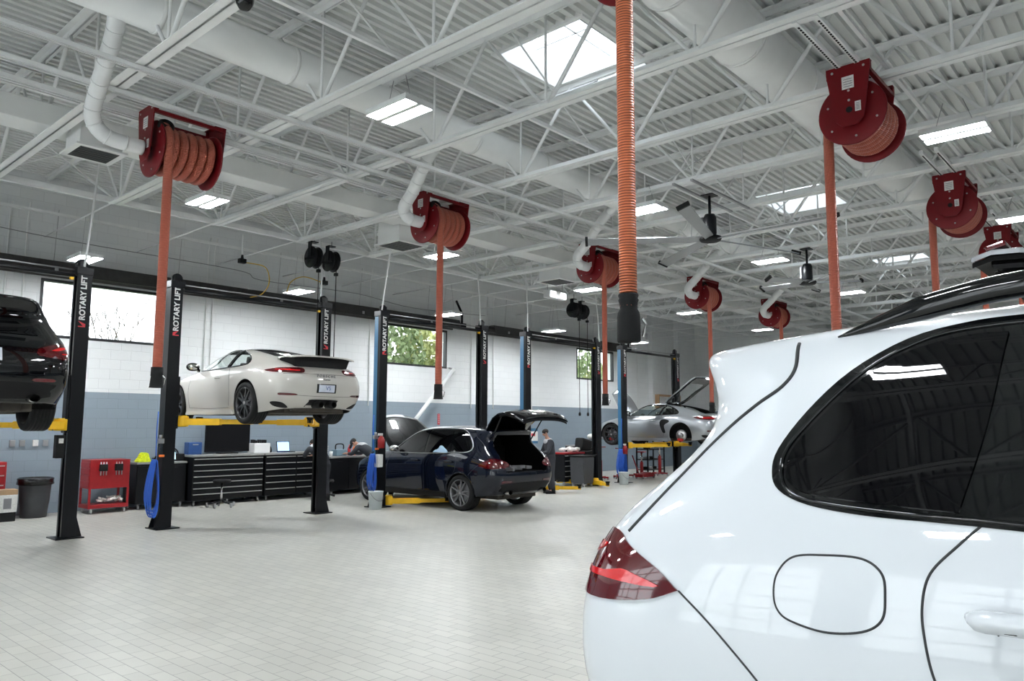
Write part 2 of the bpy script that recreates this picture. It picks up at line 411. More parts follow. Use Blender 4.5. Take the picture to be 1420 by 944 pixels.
# metal deck with skylight holes
SKY = [(6.85, 8.45, 5.0, 6.35), (14.9, 16.6, 5.1, 6.45), (22.9, 24.6, 5.1, 6.45), (22.9, 24.6, -1.3, .1), (6.85, 8.45, -4.2, -2.9), (-1.2, .4, 5.0, 6.35)]
m = MB(); P = .145; y = Y0
nf = int((Y1-Y0)/P)
def strip(x0, x1, ya, za, yb, zb):
    vs = [m.bm.verts.new(v) for v in ((x0, ya, za), (x1, ya, za), (x1, yb, zb), (x0, yb, zb))]; m.bm.faces.new(vs)
for k in range(nf+1):
    y = Y0+k*P
    cuts = [(a, b) for a, b, c, d in SKY if c-.01 <= y+P/2 <= d+.01]
    segs = []; x = X0
    for a, b in sorted(cuts): segs.append((x, a)); x = b
    segs.append((x, X1))
    for a, b in segs:
        strip(a, b, y, ZD, y+.062, ZD); strip(a, b, y+.062, ZD, y+.074, ZD+.055); strip(a, b, y+.074, ZD+.055, y+.133, ZD+.055); strip(a, b, y+.133, ZD+.055, y+P, ZD)
struct(m.build('ceiling', M['ceil'], recalc=False))
# roof slab above deck (keeps the sky out except through the skylights)
m = MB()
xs = sorted({X0-.3, X1+.3} | {v for s_ in SKY for v in (s_[0]-.065, s_[1]+.065)}); ys = sorted({Y0-.3, Y1+.3} | {v for s_ in SKY for v in (s_[2]-.065, s_[3]+.065)})
for i in range(len(xs)-1):
    for j in range(len(ys)-1):
        cx, cy = (xs[i]+xs[i+1])/2, (ys[j]+ys[j+1])/2
        if any(a-.07 < cx < b+.07 and c-.07 < cy < d+.07 for a, b, c, d in SKY): continue
        m.bx(xs[i], xs[i+1], ys[j], ys[j+1], ZD+.06, ZD+.26)
m.build('roof_slab', M['ceil'], bpy.data.objects['ceiling'])
for i, (a, b, c, d) in enumerate(SKY):
    if i >= 3 and i != 3: lab = None
    m = MB()
    m.bx(a-.06, a, c-.06, d+.06, ZD-.03, ZD+.5); m.bx(b, b+.06, c-.06, d+.06, ZD-.03, ZD+.5); m.bx(a, b, c-.06, c, ZD-.03, ZD+.5); m.bx(a, b, d, d+.06, ZD-.03, ZD+.5)
    cu = struct(m.build('window_%d' % (i+5), M['steel']))
    m = MB(); m.prism([(a, ZD+.44), (a+.25, ZD+.56), (b-.25, ZD+.56), (b, ZD+.44), (b, ZD+.43), (b-.25, ZD+.55), (a+.25, ZD+.55), (a, ZD+.43)], 'y', c, d)
    m.build('skylight_pane', M['skypane'], cu)
    m = MB(); m.bx((a+b)/2-.012, (a+b)/2+.012, c, d, ZD+.36, ZD+.40); m.bx(a, b, (c+d)/2-.012, (c+d)/2+.012, ZD+.36, ZD+.40); m.build('skylight_bar', M['steel'], cu)

# ------------------------------------------------------------------ open-web joists (run along Y)
JX = [2.97+1.735*k for k in range(-4, 16)]
ZB, ZT = 5.29, 6.40
NODES = [1.45+1.88*n for n in range(-4, 7)]       # bottom panel points
YE0, YE1 = -5.2, 12.95
def angle_pair(m, p0, p1, w, t, gap, z, down=True):
    # two L sections back to back along y between p0, p1 at height z
    for sgn in (-1, 1):
        m.bx(sgn*gap if sgn > 0 else -gap-t, gap+t if sgn > 0 else -gap, p0, p1, z, z+w)
        zz = z if down else z+w-t
        m.bx(min(sgn*gap, sgn*(gap+w)), max(sgn*gap, sgn*(gap+w)), p0, p1, zz, zz+t)
bot = MB(); angle_pair(bot, YE0, YE1, .085, .010, .009, ZB-.0)
topc = MB(); angle_pair(topc, Y0, Y1, .078, .010, .010, ZT+.02, down=False)
j0 = thing('roof_joist', (JX[0], 0, 0), 'white open-web steel roof joist under the corrugated deck', 'roof joist', 'white open-web roof joists')
bot.build('bottom_chord', M['steel'], j0); topc.build('top_chord', M['steel'], j0)
def web(y0, z0, y1, z1, r=.022, x=0.):
    return MB().tube([(x, y0, z0), (x, y1, z1)], r, 6).build('web_member', M['steel'], j0)
for y in NODES:
    if y > 12.8: continue
    z = ZB+.06
    web(y-.05, z, y-.94, ZT+.05, .026); web(y+.05, z, y+.94, ZT+.05, .021); web(y, z, y, ZT+.05, .016)
web(YE1-.1, ZB+.06, Y1-1.2, ZT+.05, .026)
joists = [j0]
for i, x in enumerate(JX[1:]): joists.append(dup(j0, (x, 0, 0)))
def jlabel(x):
    return None
sk = [(7.2, 8.2)]
names = {}
for i, j in enumerate(joists):
    x = JX[i]
    if x < 1: j['label'] = 'white open-web roof joist running overhead at the near end of the hall'; j['group'] = 'roof joists at the near end'
order = ['first', 'second', 'third', 'fourth', 'fifth', 'sixth', 'seventh', 'eighth', 'ninth', 'tenth', 'eleventh', 'twelfth', 'thirteenth', 'fourteenth', 'fifteenth', 'sixteenth', 'seventeenth']
vis = [j for i, j in enumerate(joists) if JX[i] >= 1]
for k, j in enumerate(vis): j['label'] = 'white open-web steel roof joist, %s counted from the photo\'s upper left corner' % order[k]

# bridging lines along X
def xline(y, z, w, lab, cat, name='joist_bridging', x0=X0, x1=X1, grp='thin bridging angles tying the joists'):
    m = MB(); m.bx(x0, x1, y-w/2, y+w/2, z, z+.006); m.bx(x0, x1, y-w/2, y-w/2+.006, z, z+w)
    return tag(m.build(name, M['steel']), lab, cat, grp)
for y, s_ in ((2.05, 'nearest'), (5.7, 'second nearest'), (9.35, 'third nearest')):
    xline(y, ZB+.1, .04, 'thin white bridging angle along the joist bottoms, %s of the bridging lines' % s_, 'bridging')
xline(12.95, ZB+.02, .085, 'white angle closing the joist ends, long line just off the window wall', 'bridging')
xline(15.6, ZB+.30, .05, 'thin white ledger angle running high along the window wall', 'bridging')
for y, s_ in ((3.9, 'near'), (7.4, 'middle'), (11.2, 'rear')):
    xline(y, ZT-.02, .035, 'thin white upper bridging angle under the deck, %s line' % s_, 'bridging')
# diagonal X bridging between joists at some lines
xb0 = thing('cross_bridging', (JX[0], 5.7, 0), 'thin white crossed bridging bars between two roof joists', 'bridging', 'crossed bridging bars between joists')
MB().tube([(0, 0, ZB+.1), (1.735, 0, ZT)], .013, 5).build('bridging_bar', M['steel'], xb0)
MB().tube([(0, .03, ZT), (1.735, .03, ZB+.1)], .013, 5).build('bridging_bar', M['steel'], xb0)
for i in range(len(JX)-1):
    for y in (5.7, 12.9):
        if i == 0 and y == 5.7: continue
        if i % 2 == 0 or y > 10: dup(xb0, (JX[i], y, 0))
# end struts from chord end to the wall
s0 = tag(MB().tube([(0, YE1, ZB+.05), (0, Y1-.02, ZB+.02)], .014, 6).build('end_strut', M['steel']), 'thin white strut from a joist end to the window wall', 'strut', 'struts between joist ends and wall'); s0.location.x = JX[3]
for x in JX[4:]:
    c = s0.copy(); C.objects.link(c); c.location.x = x

# unistrut rails carrying the reels
def rail(y, z, lab, x0=X0, x1=X1-.5, w=.09, name='support_rail', grp='strut rails carrying the left reels'):
    m = MB(); m.bx(x0, x1, y-w/2, y+w/2, z+.045, z+.05); m.bx(x0, x1, y-w/2, y-w/2+.006, z, z+.05); m.bx(x0, x1, y+w/2-.006, y+w/2, z, z+.05)
    m.bx(x0, x1, y-w/2, y-w/2+.022, z, z+.004); m.bx(x0, x1, y+w/2-.022, y+w/2, z, z+.004)
    return tag(m.build(name, M['steel']), lab, 'rail', grp)
rail(8.35, 5.23, 'white strut rail on the near side of the left hose reel row')
rail(8.85, 5.23, 'white strut rail on the far side of the left hose reel row')
rail(7.62, 5.23, 'white strut rail running beside the long round duct', w=.06)
for x in (7.95, 12.3, 16.1, 3.55, 20.4):
    m = MB()
    for yy in (2.18, 2.36):
        for k in range(30): m.bx(x-1.4+k*.05, x-1.372+k*.05, yy-.008, yy+.008, 5.275, 5.281)
    q = thing('slotted_rail', (0, 0, 0), 'pair of white slotted strut rails above the %s right-row red hose reel' % {7.95: 'largest', 12.3: 'second', 16.1: 'third', 3.55: 'nearest hanging', 20.4: 'farthest'}[x], 'rail')
    m.build('slots', M['blackm'], q)
    for yy in (2.18, 2.36): MB().bx(x-1.5, x+1.3, yy-.024, yy+.024, 5.281, 5.33).build('rail_channel', M['steel'], q)

# ------------------------------------------------------------------ ducts
def round_duct(x0, x1, y, z, r, lab):
    m = MB(); n = 28; xs = []
    x = x0
    while x < x1: xs.append(x); x += 1.5
    xs.append(x1)
    m.tube([(x0, y, z), (x1, y, z)], r, 32)
    for x in xs[1:-1]: m.tube([(x-.02, y, z), (x+.02, y, z)], r+.012, 32)
    return tag(m.build('round_duct', M['duct']), lab, 'duct')
round_duct(X0, X1-.2, 7.45, 5.82, .21, 'long round white exhaust duct running behind the joist webs on the left')
round_duct(X0, X1-.2, 3.35, 5.92, .31, 'wide round white duct running overhead between the two reel rows')
tag(MB().bx(X0, X1-.6, 10.3, 10.75, 5.38, 5.66, bev=.01).build('rectangular_duct', M['duct']), 'long rectangular white duct running above the lift bays', 'duct')
def diffuser(x, y, z, w, lab, dark=True):
    t = thing('air_diffuser', (x, y, 0), lab, 'air diffuser', 'white square air diffusers under the long duct')
    m = MB(); m.bx(-w/2, w/2, -w/2, w/2, z+.04, 5.5, bev=.006); m.bx(-w/2-.05, w/2+.05, -w/2-.05, w/2+.05, z+.015, z+.04); m.build('plenum_box', M['duct'], t)
    m = MB()
    for k in range(6): m.box((0, -w/2+.06+k*(w-.12)/5, z+.012), (w-.06, .03, .006), rot=(.5, 0, 0))
    m.bx(-w/2+.02, w/2-.02, -w/2+.02, w/2-.02, z+.013, z+.0155)
    m.build('grille', M['grille'], t)
diffuser(3.42, 10.2, 5.1, .5, 'square air diffuser with dark grille beside the nearest left reel')
diffuser(9.1, 10.9, 5.05, .62, 'square air diffuser left of the second left reel')
diffuser(13.9, 10.9, 5.05, .62, 'square air diffuser between the third and fourth left reels')

# ------------------------------------------------------------------ LED fixtures
def light_fixture(loc, lab, grp='hanging LED light fixtures', lens='lamp'):
    t = thing('ceiling_light', loc, lab, 'ceiling light', grp)
    m = MB(); m.bx(-.19, .19, -.33, .33, .035, .07, bev=.006)
    m.bx(-.03, .03, -.33, .33, .0, .036)
    m.bx(-.19, -.182, -.33, .33, .0, .036); m.bx(.182, .19, -.33, .33, .0, .036); m.bx(-.19, .19, -.33, -.322, .0, .036); m.bx(-.19, .19, .322, .33, .0, .036)
    m.build('light_housing', M['pipe'], t)
    for sx in (-.11, .11): MB().bx(sx-.07, sx+.07, -.32, .32, .012, .034).build('light_lens', M[lens], t)
    for sy in (-.2, .2): MB().tube([(0, sy, .07), (0, sy*.5, ZB+.05-loc[2])], .004, 5).build('hanger_wire', M['alu'], t)
    return t
LX = {1.72: [(.3, 4.95), (4.8, 4.95), (9.5, 5.0), (14.2, 5.0), (19.0, 5.0), (24, 5.)], 6.03: [(.3, 5.0), (4.97, 5.0), (9.85, 5.0), (14.65, 5.0), (19.5, 5.), (24.5, 5.)],
      10.73: [(.3, 5.0), (5.2, 5.0), (9.99, 5.0), (14.93, 5.0), (19.99, 5.0), (25.2, 5.0)], 14.15: [(.3, 4.54), (4.72, 4.54), (8.99, 4.54), (13.45, 4.54), (17.86, 4.53), (22.6, 4.57)],
      -3.0: [(.3, 5.), (5., 5.), (9.8, 5.), (14.6, 5.), (19.5, 5.), (24.5, 5.)]}
RN = {1.72: 'in the row over the right reels', 6.03: 'in the row between the two ducts', 10.73: 'in the row behind the left reels', 14.15: 'in the row along the window wall', -3.0: 'over the front bays behind the white car'}
CN = ['behind the camera', 'nearest', 'second', 'third', 'fourth', 'farthest']
l0 = None
for y, ls in LX.items():
    if y == 14.15: l0 = None
    if y == -3.0: l0 = lmain
    for i, (x, z) in enumerate(ls):
        lab = 'twin LED ceiling light, %s %s' % (CN[i], RN[y])
        if l0 is None:
            l0 = light_fixture((x, y, z), lab, lens='lampw' if y == 14.15 else 'lamp')
            if y != 14.15: lmain = l0
        else: dup(l0, (x, y, z), label=lab)
# extra fixtures behind the camera that the hall plainly continues with
for y in (1.72, 6.03, 10.73, 14.15): dup(l0, (-4.2, y, 4.95), label='twin LED light at the hall end, %s' % RN[y])

# ------------------------------------------------------------------ infrared tube heaters along the window wall
def heater(x0, x1, lab):
    t = thing('tube_heater', (0, 16.03, 4.52), lab, 'heater', 'dark tube heaters along the window wall')
    MB().prism([(-.20, 0), (-.11, .27), (.11, .27), (.20, 0), (.185, 0), (.10, .255), (-.10, .255), (-.185, 0)], 'x', x0, x1).build('reflector_hood', M['heater'], t)
    MB().tube([(x0-.15, 0, .1), (x1+.1, 0, .1)], .05, 12).build('burner_tube', M['heater'], t)
    m = MB(); x = x0+.6
    while x < x1: m.tube([(x, -.01, .27), (x, -.1, ZB+.5-4.52)], .006, 5); m.bx(x-.03, x+.03, -.21, -.19, .05, .12); x += 2.4
    m.build('hanger', M['alu'], t)
    m = MB(); m.bx(x1+.05, x1+.3, -.09, .09, .02, .2, bev=.01); m.tube([(x1+.2, 0, .1), (x1+.2, 0, .5), (x1+.15, .2, .9)], .035, 10); m.build('burner_box', M['blackm'], t)
    return t
heater(-3., 15.6, 'long dark tube heater hung along the window wall over the left lifts')
heater(17.1, 24.7, 'shorter dark tube heater at the far end of the window wall')

# electrical conduits on the back wall
cd = tag(MB().tube([(0, Y1-.03, 2.2), (0, Y1-.03, 5.6), (0, Y1-.12, 5.9)], .014, 8).build('conduit', M['duct']), 'thin painted conduit running up the block wall', 'conduit', 'conduits on the window wall')
for x in (4.1, 4.4, 8.0, 8.15, 12.6, 16.5, 17.2, 17.5, 19.4, 26.0, 28.3): 
    c = cd.copy(); C.objects.link(c); c.location.x = x
cd.location.x = 3.2
# thin cable drooping along the wall
tag(MB().tube(smooth_path([(2.5, 16.2, 5.4), (5, 16.2, 5.28), (8.6, 16.2, 5.25), (9.3, 16.2, 5.1), (12, 16.2, 5.15), (14, 16.2, 5.0), (17, 16.2, 5.1)], 6), .008, 6).build('cable', M['greyhood']), 'thin grey cable drooping along the window wall above the heater', 'cable')
# ------------------------------------------------------------------ hose reels
ZR = 4.82
def reel(loc, lab, grp, side, zend, hx, name='exhaust_hose_reel', nz=True):
    """axis along x; side -1: hose hangs on the -y side; hx hose x offset; zend: z of hose end"""
    x, y = loc; t = thing(name, (x, y, ZR), lab, 'hose reel', grp)
    for s_, nm in ((-1, 'near'), (1, 'far')):
        X_ = s_*.42
        pl = MB().prism([(-.21, .47), (.21, .47), (.21, .40), (.155, .02), (.13, -.10), (.07, -.16), (-.07, -.16), (-.13, -.10), (-.155, .02), (-.21, .40)], 'x', X_-.006, X_+.006)
        pl.bx(min(X_, X_-s_*.06), max(X_, X_-s_*.06), -.21, .21, .462, .47)
        for yy in (-.21, .202): pl.bx(min(X_, X_-s_*.045), max(X_, X_-s_*.045), yy, yy+.008, .36, .47)
        po = pl.build('side_plate', M['red'], t)
        m = MB()
        for yy, zz in ((-.15, .42), (.15, .42), (0, .1), (0, .2)): m.lathe([(0, .006), (.012, .005), (.013, 0)], 10, Matrix.Translation((X_+s_*.006, yy, zz)) @ Matrix.Rotation(s_*PI/2, 4, 'Y')); m.build('bolt', M['trim'], po); m = MB()
        if s_ == -1:
            MB().bx(X_-.009, X_-.006, -.055, .06, .22, .35).build('sticker', M['label'], po)
            m = MB(); m.bx(X_-.009, X_-.006, -.11, -.055, -.03, .07); m.build('sticker', M['label'], po)
            m = MB()
            for k in range(5): m.bx(X_-.0095, X_-.0088, -.10, -.065, -.015+k*.015, -.009+k*.015)
            m.build('sticker_print', M['greyhood'], po); m = MB()
            for k in range(4): m.bx(X_-.0095, X_-.0088, -.04, .045, .24+k*.025, .247+k*.025)
            m.build('sticker_print', M['greyhood'], po)
        # flange disc
        X2 = s_*.335; mxx = Matrix.Translation((X2, 0, 0)) @ Matrix.Rotation(PI/2, 4, 'Y')
        d = MB().lathe([(0, -.012), (.06, -.012), (.07, -.004), (.20, -.004), (.21, .004), (.315, .004), (.322, .012), (.328, .004), (.328, -.008), (.315, -.012), (.21, -.012), (0, -.02)][::1], 40, mxx).build('flange_disc', M['red'], t)
        m = MB()
        for k in range(6):
            a = k*PI/3+.4; m.lathe([(0, .006), (.011, .005), (.012, 0)], 8, Matrix.Translation((X2+s_*.012, .25*math.cos(a), .25*math.sin(a))) @ Matrix.Rotation(s_*PI/2, 4, 'Y')); m.build('disc_bolt', M['trim'], d); m = MB()
    MB().tube([(-.33, 0, 0), (.33, 0, 0)], .17, 28).build('drum', M['red'], t)
    m = MB(); m.tube([(-.44, 0, 0), (.44, 0, 0)], .03, 12); m.build('axle', M['blackm'], t)
    m = MB()
    for yy in (-.185, .185): m.bx(-.42, .42, yy-.02, yy+.02, .36, .40)
    m.build('cross_bar', M['red'], t)
    # coil of hose + hanging length
    r = .050; rc = .24; turns = 5; x0, x1 = .265, -.265
    pts = []; N = turns*26
    sgn = side
    for k in range(N+1):
        a = 2*PI*k/26
        pts.append((x0+(x1-x0)*k/N*(1.0), sgn*rc*math.sin(a), rc*math.cos(a)))
    xe = pts[-1][0]
    # leave the drum over the top (left row) or tangentially
    q = [Vector((xe, 0, rc)), ]
    tail = [(hx, sgn*.15, rc-.0), (hx, sgn*(rc+.03), .10), (hx, sgn*(rc+.045), -.10), (hx, sgn*(rc+.05), -.5)]
    path = pts + smooth_path([pts[-1]]+tail, 6)[1:]
    zz = zend+.2-ZR
    L = -.5
    while L-.5 > zz: L -= .5; path.append((hx, sgn*(rc+.05), L))
    path.append((hx, sgn*(rc+.05), zz))
    MB().tube(path, r, 14).build('exhaust_hose', M['hosered'] if nz else M['hose'], t)
    # guide roller
    m = MB(); m.lathe([(.062, -.05), (.085, -.03), (.09, 0), (.085, .03), (.062, .05), (.062, -.05)], 24, Matrix.Translation((hx, sgn*.17, .245)) @ Matrix.Rotation(sgn*-.9, 4, 'X')); m.build('hose_guide', M['blackm'], t)
    nzb = MB().lathe([(0, .26), (.055, .26), (.058, .25), (.052, .235), (.058, .225), (.052, .21), (.050, .19), (.050, .175), (.060, .155), (.064, .13), (.065, .05), (.066, .0), (.062, -.012), (.05, 0), (0, .02)] if not nz else [(0, .2), (.058, .2), (.062, .21), (.064, .12), (.060, .11), (.070, .0), (.076, -.01), (.066, -.012), (.05, .08), (0, .08)], 24, Matrix.Translation((hx, sgn*(rc+.05), zend-ZR+.01))).build('hose_nozzle', M['rubber'], t)
    m = MB(); m.tube([(hx+.05, sgn*(rc+.05)-.06, zend-ZR+.03), (hx+.06, sgn*(rc+.05)-.075, zend-ZR+.10), (hx+.03, sgn*(rc+.05)-.07, zend-ZR+.13)], .008, 6); m.build('clamp_lever', M['chrome'], nzb)
    return t
LR = [(3.83, 2.09, 'nearest, above the left window'), (7.98, 2.08, 'second of the left row'), (12.35, 2.08, 'third of the left row'),
      (16.75, 2.02, 'fourth of the left row'), (21.05, 2.0, 'fifth and smallest of the left row')]
for i, (x, ze, lb) in enumerate(LR):
    reel((x, 8.6), 'red exhaust hose reel with white pipe, %s' % lb, 'red hose reels in the left row', -1, ze, -.27)
RR = [(8.02, 2.2, 'red hose reel with disc face and white sticker, largest one at upper right'), (12.35, 2.2, 'red hose reel with sticker at upper right, second in the right row'),
      (16.1, 2.2, 'red hose reel at the right photo edge behind the raised open tailgate'), (20.4, 2.2, 'red hose reel farthest in the right row behind the open tailgate')]
for x, ze, lb in RR:
    reel((x, 2.27), lb, 'red hose reels in the right row', 1, ze, -.2)
reel((3.72, 2.27+.3), 'red overhead reel whose bright orange hose hangs right of centre', 'red hose reels in the right row', -1, 2.16, -.17, nz=False)

def spiral_pipe(pts, r, lab, grp='white exhaust drop pipes'):
    P_ = smooth_path(pts, 6); m = MB().tube(P_, r, 20)
    acc = 0
    for i in range(1, len(P_)-1):
        acc += (P_[i]-P_[i-1]).length
        if acc > .16:
            acc = 0; d = (P_[i+1]-P_[i-1]).normalized()*.008; m.tube([P_[i]-d, P_[i]+d], r+.006, 20)
    return tag(m.build('exhaust_pipe', M['pipe']), lab, 'pipe', grp)
nm = ['nearest', 'second', 'third', 'fourth', 'fifth']
for i, (x, ze, lb) in enumerate(LR):
    if i == 0: pts = [(2.64, 7.5, 5.72), (2.70, 7.72, 5.55), (2.80, 8.35, 5.22), (2.84, 8.58, 4.99), (2.98, 8.62, 4.84), (3.2, 8.6, 4.80), (3.38, 8.6, 4.80)]
    else: pts = [(x-1.0, 7.5, 5.72), (x-.93, 7.9, 5.5), (x-.80, 8.35, 5.15), (x-.78, 8.58, 4.95), (x-.66, 8.62, 4.83), (x-.55, 8.6, 4.80), (x-.43, 8.6, 4.80)]
    spiral_pipe(pts, .085 if i == 0 else .09, 'white pipe bending from the round duct down to the %s left hose reel' % nm[i])

# ------------------------------------------------------------------ ceiling fans
def fan(loc, rad, a0, lab):
    t = thing('ceiling_fan', loc, lab, 'ceiling fan', 'large silver ceiling fans')
    m = MB(); m.lathe([(0, -.06), (.15, -.06), (.17, -.03), (.17, 0), (.12, .02), (0, .02)], 28); m.build('hub', M['blackm'], t)
    m = MB(); m.lathe([(0, .02), (.085, .02), (.10, .06), (.10, .30), (.075, .36), (0, .36)], 20); m.build('motor', M['black'], t)
    m = MB(); m.bx(-.06, .06, .09, .13, .06, .32, bev=.01); m.build('junction_box', M['greyhood'], t)
    m = MB(); m.tube([(0, 0, .3), (0, 0, .66)], .022, 10); m.bx(-.1, .1, -.1, .1, .655, .67); m.build('down_rod', M['black'], t)
    for k in range(5):
        a = a0+k*2*PI/5; mx = Matrix.Rotation(a, 4, 'Z') @ Matrix.Rotation(.38, 4, 'X')
        b = MB().prism([(.14, -.07), (rad, -.09), (rad, .09), (.14, .07)], 'z', -.035, -.02, mx, bev=.006).build('fan_blade', M['fanblade'], t)
        MB().prism([(rad-.01, -.085), (rad+.03, -.085), (rad+.03, .095), (rad-.01, .095)], 'z', -.05, .01, mx).build('blade_tip', M['blackm'], b)
    return t
fan((10.6, 5.3, 4.60), 1.9, R(196), 'large silver ceiling fan with black hub hung right of centre')
fan((15.2, 5.5, 4.60), 1.0, R(10), 'smaller dark ceiling fan seen beyond the large fan')
q = thing('fan_rail', (0, 0, 0), 'pair of grey strut rails holding the large ceiling fan', 'rail')
for yy in (5.15, 5.45): MB().bx(9.75, 11.7, yy-.02, yy+.02, 5.262, 5.29).build('rail_channel', M['alu'], q)

# ------------------------------------------------------------------ two-post lifts
def column_bm():
    # C section, open toward local +x (the lift centre)
    m = MB(); w, d, h, t = .11, .10, 4.02, .015
    m.prism([(-w, -d), (w-.02, -d), (w-.02, -.045), (w-.035, -.045), (w-.035, -d+t), (-w+t, -d+t), (-w+t, d-t), (w-.035, d-t), (w-.035, .045), (w-.02, .045), (w-.02, d), (-w, d)], 'z', .02, h)
    return m
def arm_bm(L1, L2, ang, z, x0=.1, y0=0.):
    m = MB(); mx = Matrix.Translation((x0, y0, z)) @ Matrix.Rotation(ang, 4, 'Z')
    m.prism([(0, -.075), (L1, -.055), (L1, .055), (0, .075)], 'z', -.06, .05, mx, bev=.006)
    m.prism([(L1-.1, -.042), (L1+L2, -.036), (L1+L2, .036), (L1-.1, .042)], 'z', -.045, .035, mx, bev=.004)
    m.lathe([(0, -.085), (.085, -.085), (.09, -.07), (.09, .07), (.085, .085), (0, .085)], 18, Matrix.Translation((x0, y0, z)))
    return m, mx, L1+L2
def post(px, right, h_arm, lab, grp, arms, blue=False, py=12.65, label_txt=True, hose=True):
    t = thing('lift_post', (px, py, 0), lab, 'lift post', grp, rz=PI if right else 0)
    s = -1 if right else 1
    column_bm().build('column', M['black'], t)
    m = MB(); m.bx(-.20, .19, -.20, .20, 0, .018); 
    for yy in (-.095, .095): m.prism([(-.11, .02), (-.19, .02), (-.11, .3)], 'y', yy-.006, yy+.006)
    m.build('base_plate', M['black'], t)
    m = MB(); m.bx(-.125, .12, -.115, .115, 3.98, 4.10, bev=.01); m.lathe([(0, -.02), (.09, -.02), (.09, .02), (0, .02)], 18, Matrix.Translation((.02, 0, 4.15)) @ Matrix.Rotation(PI/2, 4, 'X')); m.bx(-.04, .08, -.05, -.03, 4.08, 4.2); m.bx(-.04, .08, .03, .05, 4.08, 4.2)
    m.build('top_cap', M['black'], t)
    # chain / cable strips visible in the channel
    m = MB(); m.bx(.02, .035, -.04, -.03, .1, 3.95); m.bx(.02, .035, .03, .04, .1, 3.95); m.build('lift_cable', M['alu'], t)
    # carriage
    ca = MB(); ca.bx(-.02, .13, -.08, .08, h_arm-.12, h_arm+.75, bev=.01); ca.bx(.08, .26, -.11, .11, h_arm-.09, h_arm+.09, bev=.01); co = ca.build('carriage', M['black'], t)
    for sy, ang, L1, L2 in arms:
        a, mx, L = arm_bm(L1, L2, ang, h_arm, .2, sy*.10)
        ao = a.build('lift_arm', M['yellow'], t)
        p = MB(); p.lathe([(0, -.02), (.05, -.02), (.05, .05), (.062, .055), (.062, .085), (0, .085)], 16, mx @ Matrix.Translation((L-.04, 0, 0))); p.build('arm_pad', M['rubber'], ao)
        g = MB(); g.bx(.16, .24, sy*.10-.06, sy*.10+.06, h_arm+.085, h_arm+.10); g.build('arm_lock', M['yellow'], ao)
        tx = MB()
        for k in range(6): tx.prism([(.25+k*.035, -.02), (.27+k*.035, -.02), (.27+k*.035, .015), (.25+k*.035, .015)], 'z', .0505, .052, mx)
        tx.build('arm_marking', M['orange'], ao)
    if label_txt:
        # lettering on the face toward the camera side (-Y in the hall)
        fy = .1515 if right else -.1515
        rot = (PI/2, -PI/2, 0) if not right else (-PI/2, -PI/2, 0)
        if not right:
            text('ROTARY LIFT', .125, M['label'], t, (.0, -.102, 3.62), (PI/2, -PI/2, 0), ext=.001, bold=.004)
            MB().prism([(-.05, 3.17), (.05, 3.17), (.05, 3.185), (-.02, 3.185), (.05, 3.26), (-.05, 3.22)], 'y', -.104, -.100).build('red_logo', M['redvinyl'], t)
        else:
            text('ROTARY LIFT', .115, M['label'], t, (-.0, .102, 3.62), (PI/2, -PI/2, PI), ext=.001, bold=.004)
            MB().prism([(-.05, 3.17), (.05, 3.17), (.05, 3.185), (-.02, 3.185), (.05, 3.26), (-.05, 3.22)], 'y', .100, .104).build('red_logo', M['redvinyl'], t)
    if blue:
        MB().bx(-.114, -.110, -.02, .098, .9, 4.0).build('blue_strip', M['bluepaint'], t)
    # white line rising from the top
    return t
LIFTS = [('A', 1.2, 4.2, 1.68, 'under the raised black SUV at the left photo edge', False), ('B', 5.65, 8.62, 1.74, 'under the raised chalk-grey sports car', False),
         ('C', 10.08, 13.15, .12, 'beside the dark blue SUV on the floor', True), ('D', 14.8, 17.92, .12, 'of the empty lift behind the dark blue SUV', True), ('E', 19.3, 22.5, 1.10, 'under the raised silver coupe', True)]
for k, xl, xr, ha, lb, blue in LIFTS:
    if ha < .5:
        al = [(-1, R(-72), .62, .45), (1, R(20), .62, .4)]; ar = [(-1, R(-30), .62, .45), (1, R(60), .62, .45)]
        if k == 'D': al = [(-1, R(-30), .62, .45), (1, R(30), .62, .4)]
    if k == 'C': al = [(-1, R(-38), .65, .6), (1, R(40), .6, .4)]; ar = [(-1, R(-40), .6, .45), (1, R(68), .62, .5)]
    else:
        al = [(-1, R(-52), .65, .55), (1, R(42), .6, .35)]; ar = [(-1, R(-45), .6, .35), (1, R(52), .65, .5)]
    post(xl, False, ha, 'black lift column, left one %s' % lb, 'black lift columns', al, blue)
    post(xr, True, ha, 'black lift column, right one %s' % lb, 'black lift columns', ar, False)
    # overhead shut-off bar
    t = thing('overhead_bar', ((xl+xr)/2, 12.65, 3.96), 'black overhead bar joining the columns %s' % lb, 'lift bar', 'overhead bars between lift columns')
    h = (xr-xl)/2-.13
    MB().tube([(-h, -.05, 0), (h, -.05, 0)], .035, 10).build('padded_bar', M['black'], t)
    MB().tube([(-h, -.05, .09), (h, -.05, .09)], .012, 8).build('hose_line', M['alu'], t)
    m = MB(); m.bx(h-.07, h-.02, -.1, -.05, -.075, -.035); m.build('limit_switch', M['yellow'], t)
def rise(x, y, z0, x2, y2, z2, lab):
    return tag(MB().tube(smooth_path([(x, y, z0), ((x*.7+x2*.3)+.02, y*.7+y2*.3, z0*.6+z2*.4), (x2, y2, z2)], 6), .017, 8).build('air_line', M['pipe']), lab, 'pipe', 'white air lines down to the lifts')
rise(4.17, 12.5, 4.1, 4.35, 12.6, 6.3, 'thin white line rising from the lift column beside the raised black SUV')
rise(8.62, 12.75, 4.1, 8.55, 12.9, 6.3, 'thin white line rising from the lift column right of the chalk-grey car')
rise(9.95, 12.5, 4.1, 9.7, 11.9, 5.5, 'thin white line rising from the blue-striped column left of the dark blue SUV')
rise(13.05, 12.6, 4.1, 13.1, 12.9, 6.2, 'thin white line rising from the column right of the dark blue SUV')
